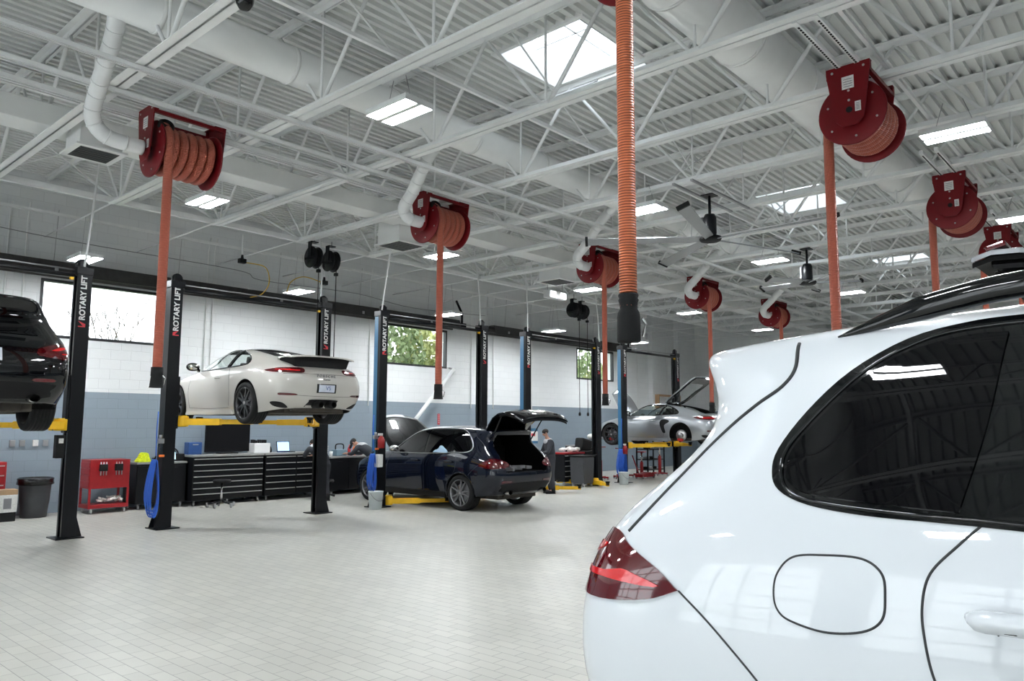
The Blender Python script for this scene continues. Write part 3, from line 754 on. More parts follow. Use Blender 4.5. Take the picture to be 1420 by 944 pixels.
rise(14.7, 12.5, 4.1, 14.8, 12.7, 6.2, 'thin white line rising from the left column of the empty lift')
rise(17.9, 12.5, 4.1, 17.85, 12.7, 6.2, 'thin white line rising from the right column of the empty lift')

# black spring hose reels in pairs, hung on drop rods
def small_reel(x, y, z, lab, zend, rz=0):
    t = thing('air_hose_reel', (x, y, z), lab, 'hose reel', 'small black drop reels over the lifts', rz=rz)
    m = MB(); mx = Matrix.Rotation(PI/2, 4, 'Y')
    m.lathe([(.05, -.075), (.21, -.08), (.215, -.07), (.21, -.06), (.10, -.055), (.10, .055), (.21, .06), (.215, .07), (.21, .08), (.05, .075), (.05, -.075)], 24, mx); m.build('spool', M['black'], t)
    m = MB()
    for k in range(5):
        xx = -.04+k*.02; m.tube([(xx, .17*math.cos(a*PI/12), .17*math.sin(a*PI/12)) for a in range(24)], .011, 6, closed=True)
    m.build('wound_hose', M['rubber'], t)
    m = MB(); m.prism([(-.05, -.05), (.05, -.05), (.06, .30), (-.06, .30)], 'x', -.10, -.088); m.bx(-.1, .06, -.06, .06, .29, .31); m.bx(-.1, -.09, -.16, .16, -.04, 0); m.build('bracket', M['black'], t)
    m = MB(); m.tube([(0, 0, .3), (0, 0, 5.35-z)], .012, 6); m.build('drop_rod', M['alu'], t)
    m = MB(); m.tube([(0, -.17, .0), (.0, -.18, -.25), (0, -.18, zend-z)], .009, 6); m.build('hanging_hose', M['rubber'], t)
    m = MB(); m.lathe([(0, 0), (.03, .01), (.035, .06), (.02, .1), (0, .11)], 10, Matrix.Translation((0, -.18, zend-z-.1))); m.bx(-.03, .03, -.21, -.14, -.32, -.26); m.build('hose_stop', M['blackm'], t)
small_reel(8.28, 12.55, 4.95, 'small black hose reel above the chalk-grey car, left of two', 2.6)
small_reel(8.72, 12.6, 4.95, 'small black hose reel above the chalk-grey car, right of two', 2.6)
small_reel(16.75, 12.55, 4.9, 'small black hose reel over the empty lift, left of the pair', 2.05)
small_reel(17.2, 12.6, 4.9, 'small black hose reel over the empty lift, right of the pair', 2.05)
# small spot cameras / heads on yellow cords
def head(x, y, z, lab, cord):
    t = thing('pendant_plug', (x, y, z), lab, 'power plug', 'hanging plugs with cords')
    m = MB(); m.bx(-.07, .07, -.05, .05, -.05, .04, bev=.01); m.lathe([(0, .04), (.03, .04), (.02, .12), (0, .12)], 10); m.build('plug_head', M['blackm'], t)
    MB().tube([(0, 0, .1), (0, 0, 5.4-z)], .02, 8).build('drop_pole', M['pipe'], t)
    MB().tube(smooth_path(cord, 8), .011, 6).build('cord', M['orange' if 0 else 'lacecord'], t)
M['lacecord'] = mat('yellow_cord', (.55, .35, .03), .5)
head(7.35, 13.6, 4.88, 'black plug head with yellow cord above the grey car, left one', [(.05, 0, -.02), (.5, 0, -.05), (.6, 0, -.35), (.45, 0, -.6), (.2, 0, -.7)])
head(9.25, 13.6, 4.72, 'black plug head with yellow cord above the grey car, right one', [(-.05, 0, 0), (-.5, 0, .05), (-.8, 0, -.1), (-.9, 0, -.35)])
# twin-head emergency light unit
t = thing('emergency_light', (14.7, 11.6, 4.93), 'white hanging unit with two lamp heads near the third reel', 'emergency light')
MB().bx(-.35, .35, -.1, .1, -.09, .1, bev=.02).build('unit_body', M['white'], t)
for s_ in (-.2, .2): MB().bx(s_-.1, s_+.1, -.115, -.1, -.06, .07).build('lamp_head', M['lampdim'], t)
for s_ in (-.3, .3): MB().tube([(s_, 0, .1), (s_, 0, .4)], .01, 6).build('hanger', M['alu'], t)
# security camera at top left
t = thing('dome_camera', (2.79, 5.3, 5.0), 'small dark dome camera hanging at the top photo edge', 'camera')
MB().lathe([(0, -.07), (.04, -.06), (.065, -.02), (.07, .0), (.075, .03), (.05, .06), (0, .06)], 20).build('dome', M['gloss'], t)
MB().tube([(0, 0, .05), (0, 0, .3)], .012, 6).build('mount_rod', M['alu'], t)
# ------------------------------------------------------------------ car body from a half cage of wrap-around rows
def cage_mesh(rows, sub=3):
    bm = bmesh.new(); K = len(rows); N = len(rows[0])
    V = {}
    for sg in (1, -1):
        for k, row in enumerate(rows):
            for j, (s, w_, z) in enumerate(row):
                if sg == -1 and w_ == 0: V[sg, k, j] = V[1, k, j]
                else: V[sg, k, j] = bm.verts.new((sg*w_, s, z))
        for k in range(K-1):
            for j in range(N-1):
                q = [V[sg, k, j], V[sg, k, j+1], V[sg, k+1, j+1], V[sg, k+1, j]]
                u = []
                for v in q:
                    if v not in u: u.append(v)
                if len(u) > 2:
                    try: bm.faces.new(u if sg == 1 else u[::-1])
                    except ValueError: pass
    bmesh.ops.recalc_face_normals(bm, faces=bm.faces[:])
    me = bpy.data.meshes.new('cage'); bm.to_mesh(me); bm.free()
    o = bpy.data.objects.new('cage', me); C.objects.link(o)
    md = o.modifiers.new('s', 'SUBSURF'); md.levels = sub; md.render_levels = sub; md.boundary_smooth = 'PRESERVE_CORNERS'
    dg = bpy.context.evaluated_depsgraph_get(); dg.update()
    out = bpy.data.meshes.new_from_object(o.evaluated_get(dg)); bpy.data.objects.remove(o)
    b2 = bmesh.new(); b2.from_mesh(out)
    # outward normals
    c = sum((f.calc_center_median()*f.calc_area() for f in b2.faces), Vector())/sum(f.calc_area() for f in b2.faces)
    if sum(f.normal.dot(f.calc_center_median()-c)*f.calc_area() for f in b2.faces) < 0: bmesh.ops.reverse_faces(b2, faces=b2.faces[:])
    bvh = BVHTree.FromBMesh(b2)
    for f in b2.faces: f.smooth = True
    b2.to_mesh(out); b2.free()
    return out, bvh
def cut_body(me, cutters, name, mt, parent, th=.022, inner=None):
    o = bpy.data.objects.new('tmp', me); C.objects.link(o)
    so = o.modifiers.new('so', 'SOLIDIFY'); so.thickness = th; so.offset = -1
    me.materials.append(mt); me.materials.append(inner or M['interior']); so.material_offset = 1; so.material_offset_rim = 1
    cs = []
    for cb in cutters:
        cm = bpy.data.meshes.new('c'); bmesh.ops.recalc_face_normals(cb.bm, faces=cb.bm.faces[:]); cb.bm.to_mesh(cm); cb.bm.free(); cm.materials.append(M['interior'])
        co = bpy.data.objects.new('c', cm); C.objects.link(co); cs.append(co)
        bo = o.modifiers.new('b', 'BOOLEAN'); bo.operation = 'DIFFERENCE'; bo.solver = 'EXACT'; bo.object = co
        bo.material_mode = 'TRANSFER'
    dg = bpy.context.evaluated_depsgraph_get(); dg.update()
    out = bpy.data.meshes.new_from_object(o.evaluated_get(dg)); out.name = name
    for c in cs: bpy.data.objects.remove(c)
    bpy.data.objects.remove(o)
    r = bpy.data.objects.new(name, out); C.objects.link(r); r.parent = parent
    return r
def cyl_x(s, z, r, n=48):
    m = MB(); m.lathe([(0, -1.3), (r, -1.3), (r, 1.3), (0, 1.3)], n, Matrix.Translation((0, s, z)) @ Matrix.Rotation(PI/2, 4, 'Y'), smooth=False)
    return m
def side_ray(sg): return lambda u, v: (Vector((sg*3, u, v)), Vector((-sg, 0, 0)))
def rear_ray(u, v): return (Vector((u, -3, v)), Vector((0, 1, 0)))
def front_ray(u, v): return (Vector((u, 9, v)), Vector((0, -1, 0)))
def top_ray(u, v): return (Vector((u, v, 5)), Vector((0, 0, -1)))
q2 = math.sqrt(.5)
def corner_ray(sg):
    # u = (|w| + s)/sqrt2 : looking at the rear corner on 45 degrees
    return lambda u, v: (Vector((sg*(u*q2+3), u*q2-3, v)), Vector((-sg*q2, q2, 0)))
def spl(pts, n=5, corners=()):
    """closed smooth outline; indices in corners stay sharp"""
    P_ = [Vector((*p, 0)) for p in pts]; N = len(P_); out = []
    for i in range(N):
        a, b, c, d = P_[i-1], P_[i], P_[(i+1) % N], P_[(i+2) % N]
        if i in corners: a = b*2-c
        if (i+1) % N in corners: d = c*2-b
        for k in range(n):
            t = k/n; p = .5*((2*b)+(c-a)*t+(2*a-5*b+4*c-d)*t*t+(-a+3*b-3*c+d)*t**3); out.append((p.x, p.y))
    return out
def patch(bvh, poly, ray, off, name, m, parent, g=.05, depth=.012):
    bm = bmesh.new(); vs = [bm.verts.new((u, v, 0)) for u, v in poly]; bm.faces.new(vs)
    us = [p[0] for p in poly]; vv = [p[1] for p in poly]
    for ax, lo, hi in ((0, min(us), max(us)), (1, min(vv), max(vv))):
        k = math.floor(lo/g)+1
        while k*g < hi:
            co = [0, 0, 0]; co[ax] = k*g; no = [0, 0, 0]; no[ax] = 1
            bmesh.ops.bisect_plane(bm, geom=bm.verts[:]+bm.edges[:]+bm.faces[:], plane_co=co, plane_no=no, dist=1e-6); k += 1
    nrm = {}
    last = None
    miss = []
    for v in bm.verts:
        o_, d_ = ray(v.co.x, v.co.y); h, n_, i_, ds = bvh.ray_cast(o_, d_)
        if h is None: miss.append(v); continue
        if n_.dot(d_) > 0: n_ = -n_
        v.co = h+n_*off; nrm[v] = n_
    if miss: 
        bmesh.ops.delete(bm, geom=miss, context='VERTS')
    bm.normal_update()
    for f in bm.faces: f.smooth = True
    be = [e for e in bm.edges if e.is_boundary]
    # face winding outward
    if bm.faces and sum(f.normal.dot(nrm[f.verts[0]]) for f in bm.faces if f.verts[0] in nrm) < 0: bmesh.ops.reverse_faces(bm, faces=bm.faces[:])
    for e in be: e.smooth = False
    if depth:
        old = {v: nrm.get(v) for e in be for v in e.verts}
        r = bmesh.ops.extrude_edge_only(bm, edges=be)
        nv = [x for x in r['geom'] if isinstance(x, bmesh.types.BMVert)]
        for v in nv:
            src = min((o for o in old if (o.co-v.co).length < 1e-7), key=lambda o: (o.co-v.co).length, default=None)
            if src and old[src]: v.co = v.co-old[src]*depth
    me = bpy.data.meshes.new(name); bm.to_mesh(me); bm.free(); me.materials.append(m)
    o = bpy.data.objects.new(name, me); C.objects.link(o); o.parent = parent
    return o
def line_on(bvh, pts, ray, off=0., n=8):
    out = []
    P_ = smooth_path([(p[0], p[1], 0) for p in pts], n)
    for p in P_:
        o_, d_ = ray(p.x, p.y); h, nn, i_, ds = bvh.ray_cast(o_, d_)
        if h: 
            if nn.dot(d_) > 0: nn = -nn
            out.append(h+nn*off)
    return out
def seams(bvh, lines, parent, r=.0035, m=None, name='panel_gap'):
    for pts, ray in lines:
        L = line_on(bvh, pts, ray)
        if len(L) > 2: MB().tube(L, r, 6).build(name, m or M['seam'], parent)

def wheel(parent, x, s, z, Rr, width, sg, m_rim, spokes=10, style='twin', bare=False, cal=None):
    """x = lateral position of the outer face; sg = outward direction"""
    mx = Matrix.Translation((x, s, z)) @ Matrix.Rotation(sg*PI/2, 4, 'Y')
    rr = Rr*.735
    if not bare:
        m = MB()
        m.lathe([(rr, -.012), (rr*1.02, 0), (rr*.985, .004), (rr*.95, -.01), (rr*.93, -.05), (rr*.90, -width*.7), (rr, -width), (rr, -.012)], 40, mx)
        for k in range(spokes):
            a = 2*PI*k/spokes + (.09 if k % 2 else -.09)*(style == 'twin')
            ms = mx @ Matrix.Rotation(a, 4, 'Z')
            w0, w1 = (.020, .013) if style == 'twin' else (.028, .017)
            m.prism([(.045, -w0), (rr*.96, -w1), (rr*.96, w1), (.045, w0)], 'z', -.045, -.012, ms, bev=.004)
        m.lathe([(0, -.01), (.035, -.01), (.06, -.018), (.072, -.03), (.075, -.06), (0, -.06)], 20, mx)
        wo = m.build('wheel', m_rim, parent)
        t = MB(); prof = [(rr*1.0, -.008), (rr*1.04, .006), (Rr*.90, .008), (Rr*.97, -.006), (Rr, -.03)]
        nb = 5
        for k in range(nb):
            z0 = -.03-(width-.06)*k/nb; z1 = -.03-(width-.06)*(k+1)/nb
            prof += [(Rr, z0-.004), (Rr, z1+.008), (Rr-.008, z1+.006), (Rr-.008, z1)]
        prof += [(Rr, -width+.03), (Rr*.97, -width+.006), (Rr*.90, -width-.006), (rr, -width)]
        t.lathe(prof, 48, mx); t.build('tyre', M['rubber'], wo)
        MB().lathe([(0, -.004), (.026, -.004), (.028, -.012), (0, -.012)], 16, mx).build('centre_cap', M['alu'], wo)
    else:
        wo = MB().lathe([(0, -.02), (.05, -.02), (.065, -.03), (.07, -.08), (0, -.08)], 20, mx).build('wheel_hub', M['disc'], parent)
    d = MB(); d.lathe([(.06, -.075), (Rr*.50, -.075), (Rr*.50, -.10), (.06, -.10), (.06, -.075)], 32, mx); d.build('brake_disc', M['disc'] if bare else M['greyhood'], wo)
    if cal:
        c = MB(); c.prism([(.11*math.cos(a), .11*math.sin(a)) for a in (2.4, 2.8, 3.2, 3.6)]+[(Rr*.56*math.cos(a), Rr*.56*math.sin(a)) for a in (3.6, 3.2, 2.8, 2.4)], 'z', -.13, -.04, mx, bev=.004); c.build('brake_caliper', cal, wo)
    return wo
def arch_liner(parent, axles, z, r, win, wout):
    for s in axles:
        for sg in (-1, 1):
            m = MB(); n = 20; pr = None
            for k in range(n+1):
                a = -.25+(PI+.5)*k/n; p = (s+math.cos(a)*r, z+math.sin(a)*r)
                q = [m.bm.verts.new((sg*win, *p)), m.bm.verts.new((sg*wout, *p))]
                if pr: m.bm.faces.new((pr[0], pr[1], q[1], q[0])).smooth = True
                pr = q
            m.prism([(s+math.cos(a)*r, z+math.sin(a)*r) for a in [(-.25+(PI+.5)*k/16) for k in range(17)]], 'x', sg*win-.004, sg*win+.004)
            m.build('wheel_arch_liner', M['liner'], parent)
def mirror_part(bvh, side, parent, s, z, x, m_cap, m_glass):
    t = MB()
    mx = Matrix.Translation((side*x, s, z))
    t.sphere((side*(x+.11), s, z+.09), 1., 20, (.13, .07, .075))
    t.prism([(side*(x-.02), z+.0), (side*(x+.06), z+.05), (side*(x+.06), z+.09), (side*(x-.02), z+.05)], 'y', s-.03, s+.03)
    o = t.build('door_mirror', m_cap, parent)
    g = MB().sphere((side*(x+.115), s-.03, z+.09), 1., 18, (.105, .045, .058)).build('mirror_glass', m_glass, o)
    return o

# ---- SUV cage (rear bumper s=0, nose s=4.85)
def suv_rows():
    r = []
    r.append([(.16,0,.34),(.17,.50,.34),(.28,.80,.33),(.45,.90,.32),(.66,.93,.30),(1.0,.93,.28),(1.45,.92,.27),(2.2,.92,.27),(2.9,.92,.27),(3.4,.92,.27),(3.88,.92,.28),(4.35,.90,.28),(4.62,.74,.28),(4.76,.40,.27),(4.78,0,.27)])
    r.append([(.02,0,.52),(.03,.55,.52),(.07,.905,.52),(.38,.95,.52),(.62,.968,.52),(1.0,.970,.52),(1.45,.945,.50),(2.2,.935,.50),(2.9,.935,.50),(3.4,.945,.52),(3.88,.962,.52),(4.35,.935,.52),(4.66,.80,.50),(4.82,.42,.5),(4.85,0,.50)])
    r.append([(.0,0,.78),(.01,.58,.78),(.05,.925,.79),(.36,.960,.80),(.62,.978,.82),(1.0,.985,.84),(1.45,.965,.80),(2.2,.955,.78),(2.9,.955,.78),(3.4,.96,.80),(3.88,.965,.84),(4.35,.92,.80),(4.64,.78,.74),(4.80,.42,.70),(4.84,0,.70)])
    r.append([(.06,0,.98),(.07,.57,.98),(.10,.90,.99),(.38,.938,1.0),(.62,.957,1.01),(1.0,.965,1.02),(1.45,.958,1.01),(2.2,.945,1.0),(2.9,.94,1.0),(3.4,.935,1.0),(3.88,.93,1.02),(4.35,.86,.96),(4.60,.70,.86),(4.74,.40,.80),(4.78,0,.79)])
    r.append([(.15,0,1.14),(.165,.54,1.14),(.205,.82,1.15),(.42,.88,1.16),(.65,.915,1.17),(1.0,.928,1.16),(1.45,.925,1.14),(2.2,.915,1.13),(2.9,.90,1.12),(3.4,.87,1.12),(3.88,.80,1.10),(4.3,.70,1.02),(4.52,.56,.95),(4.64,.34,.90),(4.68,0,.89)])
    r.append([(.46,0,1.38),(.485,.48,1.38),(.545,.68,1.38),(.64,.765,1.39),(.78,.80,1.39),(1.05,.825,1.39),(1.45,.835,1.38),(2.2,.83,1.37),(2.75,.81,1.36),(3.15,.76,1.25),(3.60,.60,1.135),(4.1,.52,1.08),(4.40,.42,1.0),(4.52,.28,.95),(4.56,0,.95)])
    r.append([(.30,0,1.56),(.32,.46,1.56),(.40,.62,1.56),(.58,.68,1.57),(.80,.70,1.585),(1.1,.71,1.60),(1.5,.72,1.61),(2.2,.715,1.60),(2.6,.69,1.57),(2.95,.64,1.42),(3.38,.52,1.17),(3.9,.42,1.11),(4.25,.34,1.05),(4.40,.22,1.0),(4.44,0,1.0)])
    r.append([(.32,0,1.60),(.34,.38,1.60),(.42,.50,1.605),(.60,.53,1.62),(.85,.55,1.645),(1.15,.55,1.665),(1.55,.55,1.68),(2.2,.54,1.675),(2.5,.50,1.64),(2.85,.44,1.50),(3.3,.36,1.19),(3.85,.28,1.13),(4.15,.2,1.08),(4.28,.12,1.04),(4.30,0,1.04)])
    r.append([(.46,0,1.615),(.52,0,1.62),(.60,0,1.63),(.75,0,1.645),(.95,0,1.67),(1.2,0,1.69),(1.6,0,1.71),(2.2,0,1.70),(2.45,0,1.665),(2.8,0,1.52),(3.26,0,1.20),(3.75,0,1.14),(4.0,0,1.10),(4.1,0,1.08),(4.15,0,1.07)])
    dz = {5: .03, 6: .065, 7: .06, 8: .055}
    for k, d in dz.items(): r[k] = [(a, b_, c+d*min(1, max(0, (c-1.2)/.3))) for a, b_, c in r[k]]
    return r
SUV_ME, SUV_BVH = cage_mesh(suv_rows())
QWIN = [(.66,1.20),(.70,1.27),(.80,1.36),(.95,1.455),(1.12,1.52),(1.22,1.54),(1.16,1.19),(.95,1.175),(.76,1.165)]
def suv(loc, rz, lab, pm, lamp, open_gate=False, open_hood=False, rim=None, spokes=10, wheels=True, chrome=False, group=None, rails=True, plate_=True, details=True, lowz=0.):
    t = thing('suv', loc, lab, 'car', group, rz=rz)
    cut = [cyl_x(1.0, .375, .395), cyl_x(3.88, .375, .395)]
    if open_gate:
        cut.append(MB().prism([(-.60, .80), (.60, .80), (.70, 1.0), (.62, 1.30), (.50, 1.55), (-.50, 1.55), (-.62, 1.30), (-.70, 1.0)], 'y', -.3, .66))
    body = cut_body(SUV_ME.copy(), cut, 'body', pm, t)
    b = SUV_BVH
    m = MB(); m.bx(-.58, .58, .3, 4.6, .24, .36, bev=.02); m.bx(-.86, .86, 1.45, 3.42, .23, .33, bev=.02); m.tube([(-.5, 1.0, .38), (.5, 1.0, .38)], .05, 10); m.tube([(0, .9, .3), (0, 3.3, .3)], .05, 10)
    m.tube([(-.45, .35, .36), (.45, .35, .36)], .11, 12)
    m.build('underbody', M['under'], t)
    arch_liner(t, (1.0, 3.88), .375, .395, .60, .93)
    for s_ in (1.0, 3.88):
        for sg in (-1, 1): wheel(t, sg*.955, s_, .365, .365, .27, sg, rim or M['rimblk'], spokes)
    # lower cladding
    for sg in (-1, 1): MB().prism([(1.42, .24), (3.46, .24), (3.44, .36), (1.44, .36)], 'x', sg*.93-.02, sg*.93+.02, bev=.01).build('sill_cladding', M['blackm'], t)
    trim = M['alu'] if chrome else M['gloss']
    for sg in (-1, 1):
        sr = side_ray(sg)
        # continuous black glasshouse trim, then panes
        out = spl([(.738,1.275),(.746,1.338),(.813,1.44),(.917,1.546),(1.052,1.628),(1.18,1.662),(1.304,1.672),(1.6,1.677),(2.1,1.667),(2.55,1.60),(2.9,1.42),(3.17,1.23),(3.22,1.14),(2.6,1.14),(1.8,1.155),(1.31,1.176),(1.142,1.181),(.986,1.184),(.845,1.199),(.764,1.23)], 4, corners=(12,))
        patch(b, out, sr, .003, 'window_trim', M['gloss'], t, g=.035)
        MB().tube(line_on(b, spl([(.765,1.277),(.772,1.338),(.842,1.432),(.945,1.537),(1.052,1.604),(1.186,1.643),(1.5,1.655),(2.1,1.648),(2.52,1.585),(2.88,1.41),(3.12,1.235),(3.16,1.155),(2.6,1.15),(1.8,1.168),(1.3,1.19),(1.142,1.193),(.986,1.198),(.842,1.211),(.785,1.235)], 3, corners=(11,)), sr, .003, 2), .006, 8, closed=True).build('highlight_bead', M['gloss'], t)  # gloss bead added to catch a highlight line along the window trim
        if chrome: MB().tube(line_on(b, out[::3], sr, .004, 3), .011, 8, closed=True).build('chrome_strip', M['alu'], t)
        patch(b, spl([(.781,1.277),(.788,1.333),(.855,1.42),(.957,1.524),(1.057,1.587),(1.186,1.621),(1.278,1.624),(1.239,1.402),(1.185,1.205),(.984,1.214),(.842,1.226),(.791,1.25)], 4, corners=(6, 8)), sr, .009, 'rear_quarter_glass', M['tint'], t, g=.035)
        patch(b, spl([(1.32,1.205),(1.36,1.42),(1.405,1.628),(1.7,1.642),(2.06,1.635),(2.06,1.185),(1.7,1.19)], 3, corners=(0, 2, 4, 5)), sr, .009, 'rear_door_glass', M['tint'], t, g=.035)
        patch(b, spl([(2.13,1.185),(2.13,1.625),(2.52,1.565),(2.85,1.40),(3.08,1.24),(3.13,1.175),(2.6,1.17)], 3, corners=(0, 1, 5)), sr, .009, 'front_door_glass', M['tint'], t, g=.035)
        lam = patch(b, lamp['poly'], corner_ray(sg), .006, 'tail_lamp', lamp['mat'], t, g=.03)
        for pp in lamp.get('inner', []): patch(b, pp, corner_ray(sg), .010, 'lamp_light_guide', M['tailb'], lam, g=.03, depth=.004)
        patch(b, spl([(4.18,.80),(4.42,.74),(4.60,.80),(4.55,.92),(4.2,1.0),(4.05,.95)], 3), side_ray(sg), .005, 'headlamp', M['clearplastic'], t)
        mirror_part(b, sg, t, 2.98, 1.14, .90, pm if not chrome else M['alu'], M['chrome'])
        if rails:
            pts = [(.86, 1.650), (.98, 1.685), (1.12, 1.722), (1.32, 1.752), (1.8, 1.778), (2.3, 1.765), (2.6, 1.71), (2.78, 1.63)]
            P_ = smooth_path([(sg*.66, s_, z_) for s_, z_ in pts], 4); n_ = len(P_)
            MB().tube(P_, [.004+.030*min(1, k/7, (n_-1-k)/6) for k in range(n_)], 12, sx=.7).build('roof_rail', M['gloss'], t)
        # handles
        if details:
            for hs in (1.205, 2.25):
                h = MB(); 
                L_ = line_on(b, [(hs, .993), (hs+.05, .996), (hs+.17, .998), (hs+.23, .995)], sr, .0, 4)
                off = [.006, .02, .032, .036, .036, .032, .02, .006]
                LL = [p+Vector((sg*(.004+.036*min(1, math.sin(PI*k/(len(L_)-1))*1.8)), 0, 0)) for k, p in enumerate(L_)]
                h.tube(LL, [.012+.012*min(1, math.sin(PI*k/(len(L_)-1))*1.6) for k in range(len(L_))], 12); ho = h.build('door_handle', pm, t)
    if not open_gate:
        patch(b, spl([(-.56,1.17),(.56,1.17),(.50,1.42),(.42,1.50),(-.42,1.50),(-.50,1.42)], 3, corners=(0, 1)), rear_ray, .005, 'rear_window', M['tint'], t)
        w_ = MB(); L_ = line_on(b, [(-.02, 1.19), (.15, 1.2), (.35, 1.22)], rear_ray, .012); w_.tube(L_, .008, 6); w_.build('rear_wiper', M['blackm'], t)
        if plate_:
            po = patch(b, [(-.155, .83), (.155, .83), (.155, .98), (-.155, .98)], rear_ray, .012, 'number_plate', M['plate'], t)
            patch(b, [(-.1, .87), (.1, .87), (.1, .93), (-.1, .93)], rear_ray, .015, 'plate_characters', M['platetx'], po, depth=.001)
        # plate recess panel in body paint and badge bar
        patch(b, spl([(-.30,.80),(.30,.80),(.32,1.0),(-.32,1.0)], 2, corners=(0, 1, 2, 3)), rear_ray, .003, 'plate_panel', pm, t)
    patch(b, spl([(2.35+.1,0)],1) if 0 else [(-.52, 3.22), (.52, 3.22), (.62, 3.1), (.52, 2.62), (-.52, 2.62), (-.62, 3.1)], top_ray, .005, 'windscreen', M['tint'], t)
    patch(b, spl([(-.60,.40),(.60,.40),(.70,.50),(.64,.585),(-.64,.585),(-.70,.50)], 3), rear_ray, .006, 'rear_diffuser', M['blackm'], t)
    for sg in (-1, 1):
        ex = MB().lathe([(.045, .04), (.052, 0), (.052, -.12), (.045, -.12), (.045, .03), (.045, .04)], 18, Matrix.Translation((sg*.52, .06, .40)) @ Matrix.Rotation(PI/2, 4, 'X') @ Matrix.Diagonal((1.3, 1, 1, 1))); ex.build('exhaust_tip', M['chrome'], t)
        patch(b, spl([(.50,.60),(.72,.60),(.72,.635),(.50,.635)], 2), corner_ray(sg) if 0 else (lambda sg_: (lambda u, v: rear_ray(sg_*u, v)))(sg), .008, 'rear_reflector', M['taill'], t, g=.04)
    patch(b, spl([(-.38,.45),(.38,.45),(.46,.60),(.40,.72),(-.40,.72),(-.46,.60)], 3), front_ray, .006, 'front_grille', M['blackm'], t)
    S = []
    for sg in (-1, 1):
        sr = side_ray(sg); cr = corner_ray(sg)
        S += [([(1.43, .33), (1.40, .5), (1.28, .66), (1.165, .78), (1.132, .848), (1.116, .926), (1.112, 1.0), (1.129, 1.072), (1.186, 1.139), (1.227, 1.181)], sr), ([(2.09, .34), (2.09, 1.15)], sr), ([(3.32, .40), (3.30, .8), (3.22, 1.12)], sr),
              ([(1.25, .36), (2.3, .35), (3.3, .38)], sr)]
        S += lamp['seams'](sr, cr, sg)
    seams(b, S[:-2] if 0 else [x for x in S if len(x[0]) != 9], t, .003)
    seams(b, [x for x in S if len(x[0]) == 9], t, .006, name='tailgate_gap_shade')  # thicker dark tube stands in for the shadow between tailgate and body
    return t, b, body
def std_lamp():
    poly = spl([(.43,.915),(.44,.99),(.55,1.04),(.69,1.073),(.79,1.075),(.857,1.043),(.96,.992),(1.023,.945),(.944,.905),(.80,.880),(.62,.885)], 4, corners=(7,))
    inner = [spl([(.66,.955),(.80,.962),(.86,.975),(.90,.968),(.975,.948),(.93,.940),(.80,.942),(.66,.942)], 2), spl([(.55,.985),(.66,1.03),(.76,1.035),(.72,1.01),(.62,.985)], 2)]
    def sm(sr, cr, sg):
        return [([(.497, .945), (.576, .891), (.65, .831), (.727, .761), (.75, .73)], sr), ([(.748, 1.64), (.758, 1.565), (.728, 1.513), (.657, 1.463), (.575, 1.40), (.50, 1.33), (.42, 1.235), (.35, 1.15), (.29, 1.08)], sr)]
    return dict(poly=poly, inner=inner, mat=M['taill'], seams=sm)
# ------------------------------------------------------------------ foreground white SUV on a low-raised lift
WX, WY, WZ = 2.87, 1.58, .30
white, wb, wbody = suv((WX, WY, WZ), PI, 'white SUV filling the lower right, seen from its rear right side', M['pwhite'], std_lamp(), spokes=10)
fl = spl([(.773,.975),(.780,1.028),(.819,1.072),(.899,1.085),(.983,1.086),(1.027,1.059),(1.035,1.009),(1.027,.957),(.984,.925),(.902,.910),(.823,.920),(.787,.938)], 4)
patch(wb, fl, side_ray(1), .0015, 'fuel_flap', M['pwhite'], white, g=.03, depth=.004)
seams(wb, [(fl+[fl[0]], side_ray(1))], white, .0032, name='fuel_flap_gap')
hb = MB(); hb.box((1.008, 1.285, .990), (.014, .026, .022), bev=.003); hb.build('handle_sensor', M['gloss'], white)
hb = MB(); hb.box((.992, 1.262, .994), (.022, .0025, .046)); hb.build('handle_joint', M['seam'], white)
patch(wb, spl([(1.30,.955),(1.30,1.0),(1.36,1.018),(1.44,1.0),(1.44,.955),(1.37,.935)], 3), side_ray(1), .001, 'handle_recess', M['pwhite'], white, g=.03, depth=.002)
# ------------------------------------------------------------------ black SUV high on the left lift
blk, _, _ = suv((2.46, 10.25, 1.60), 0, 'glossy black SUV raised high on the lift at the left photo edge', M['pblack'], std_lamp(), rim=M['rimblk'], rails=True)

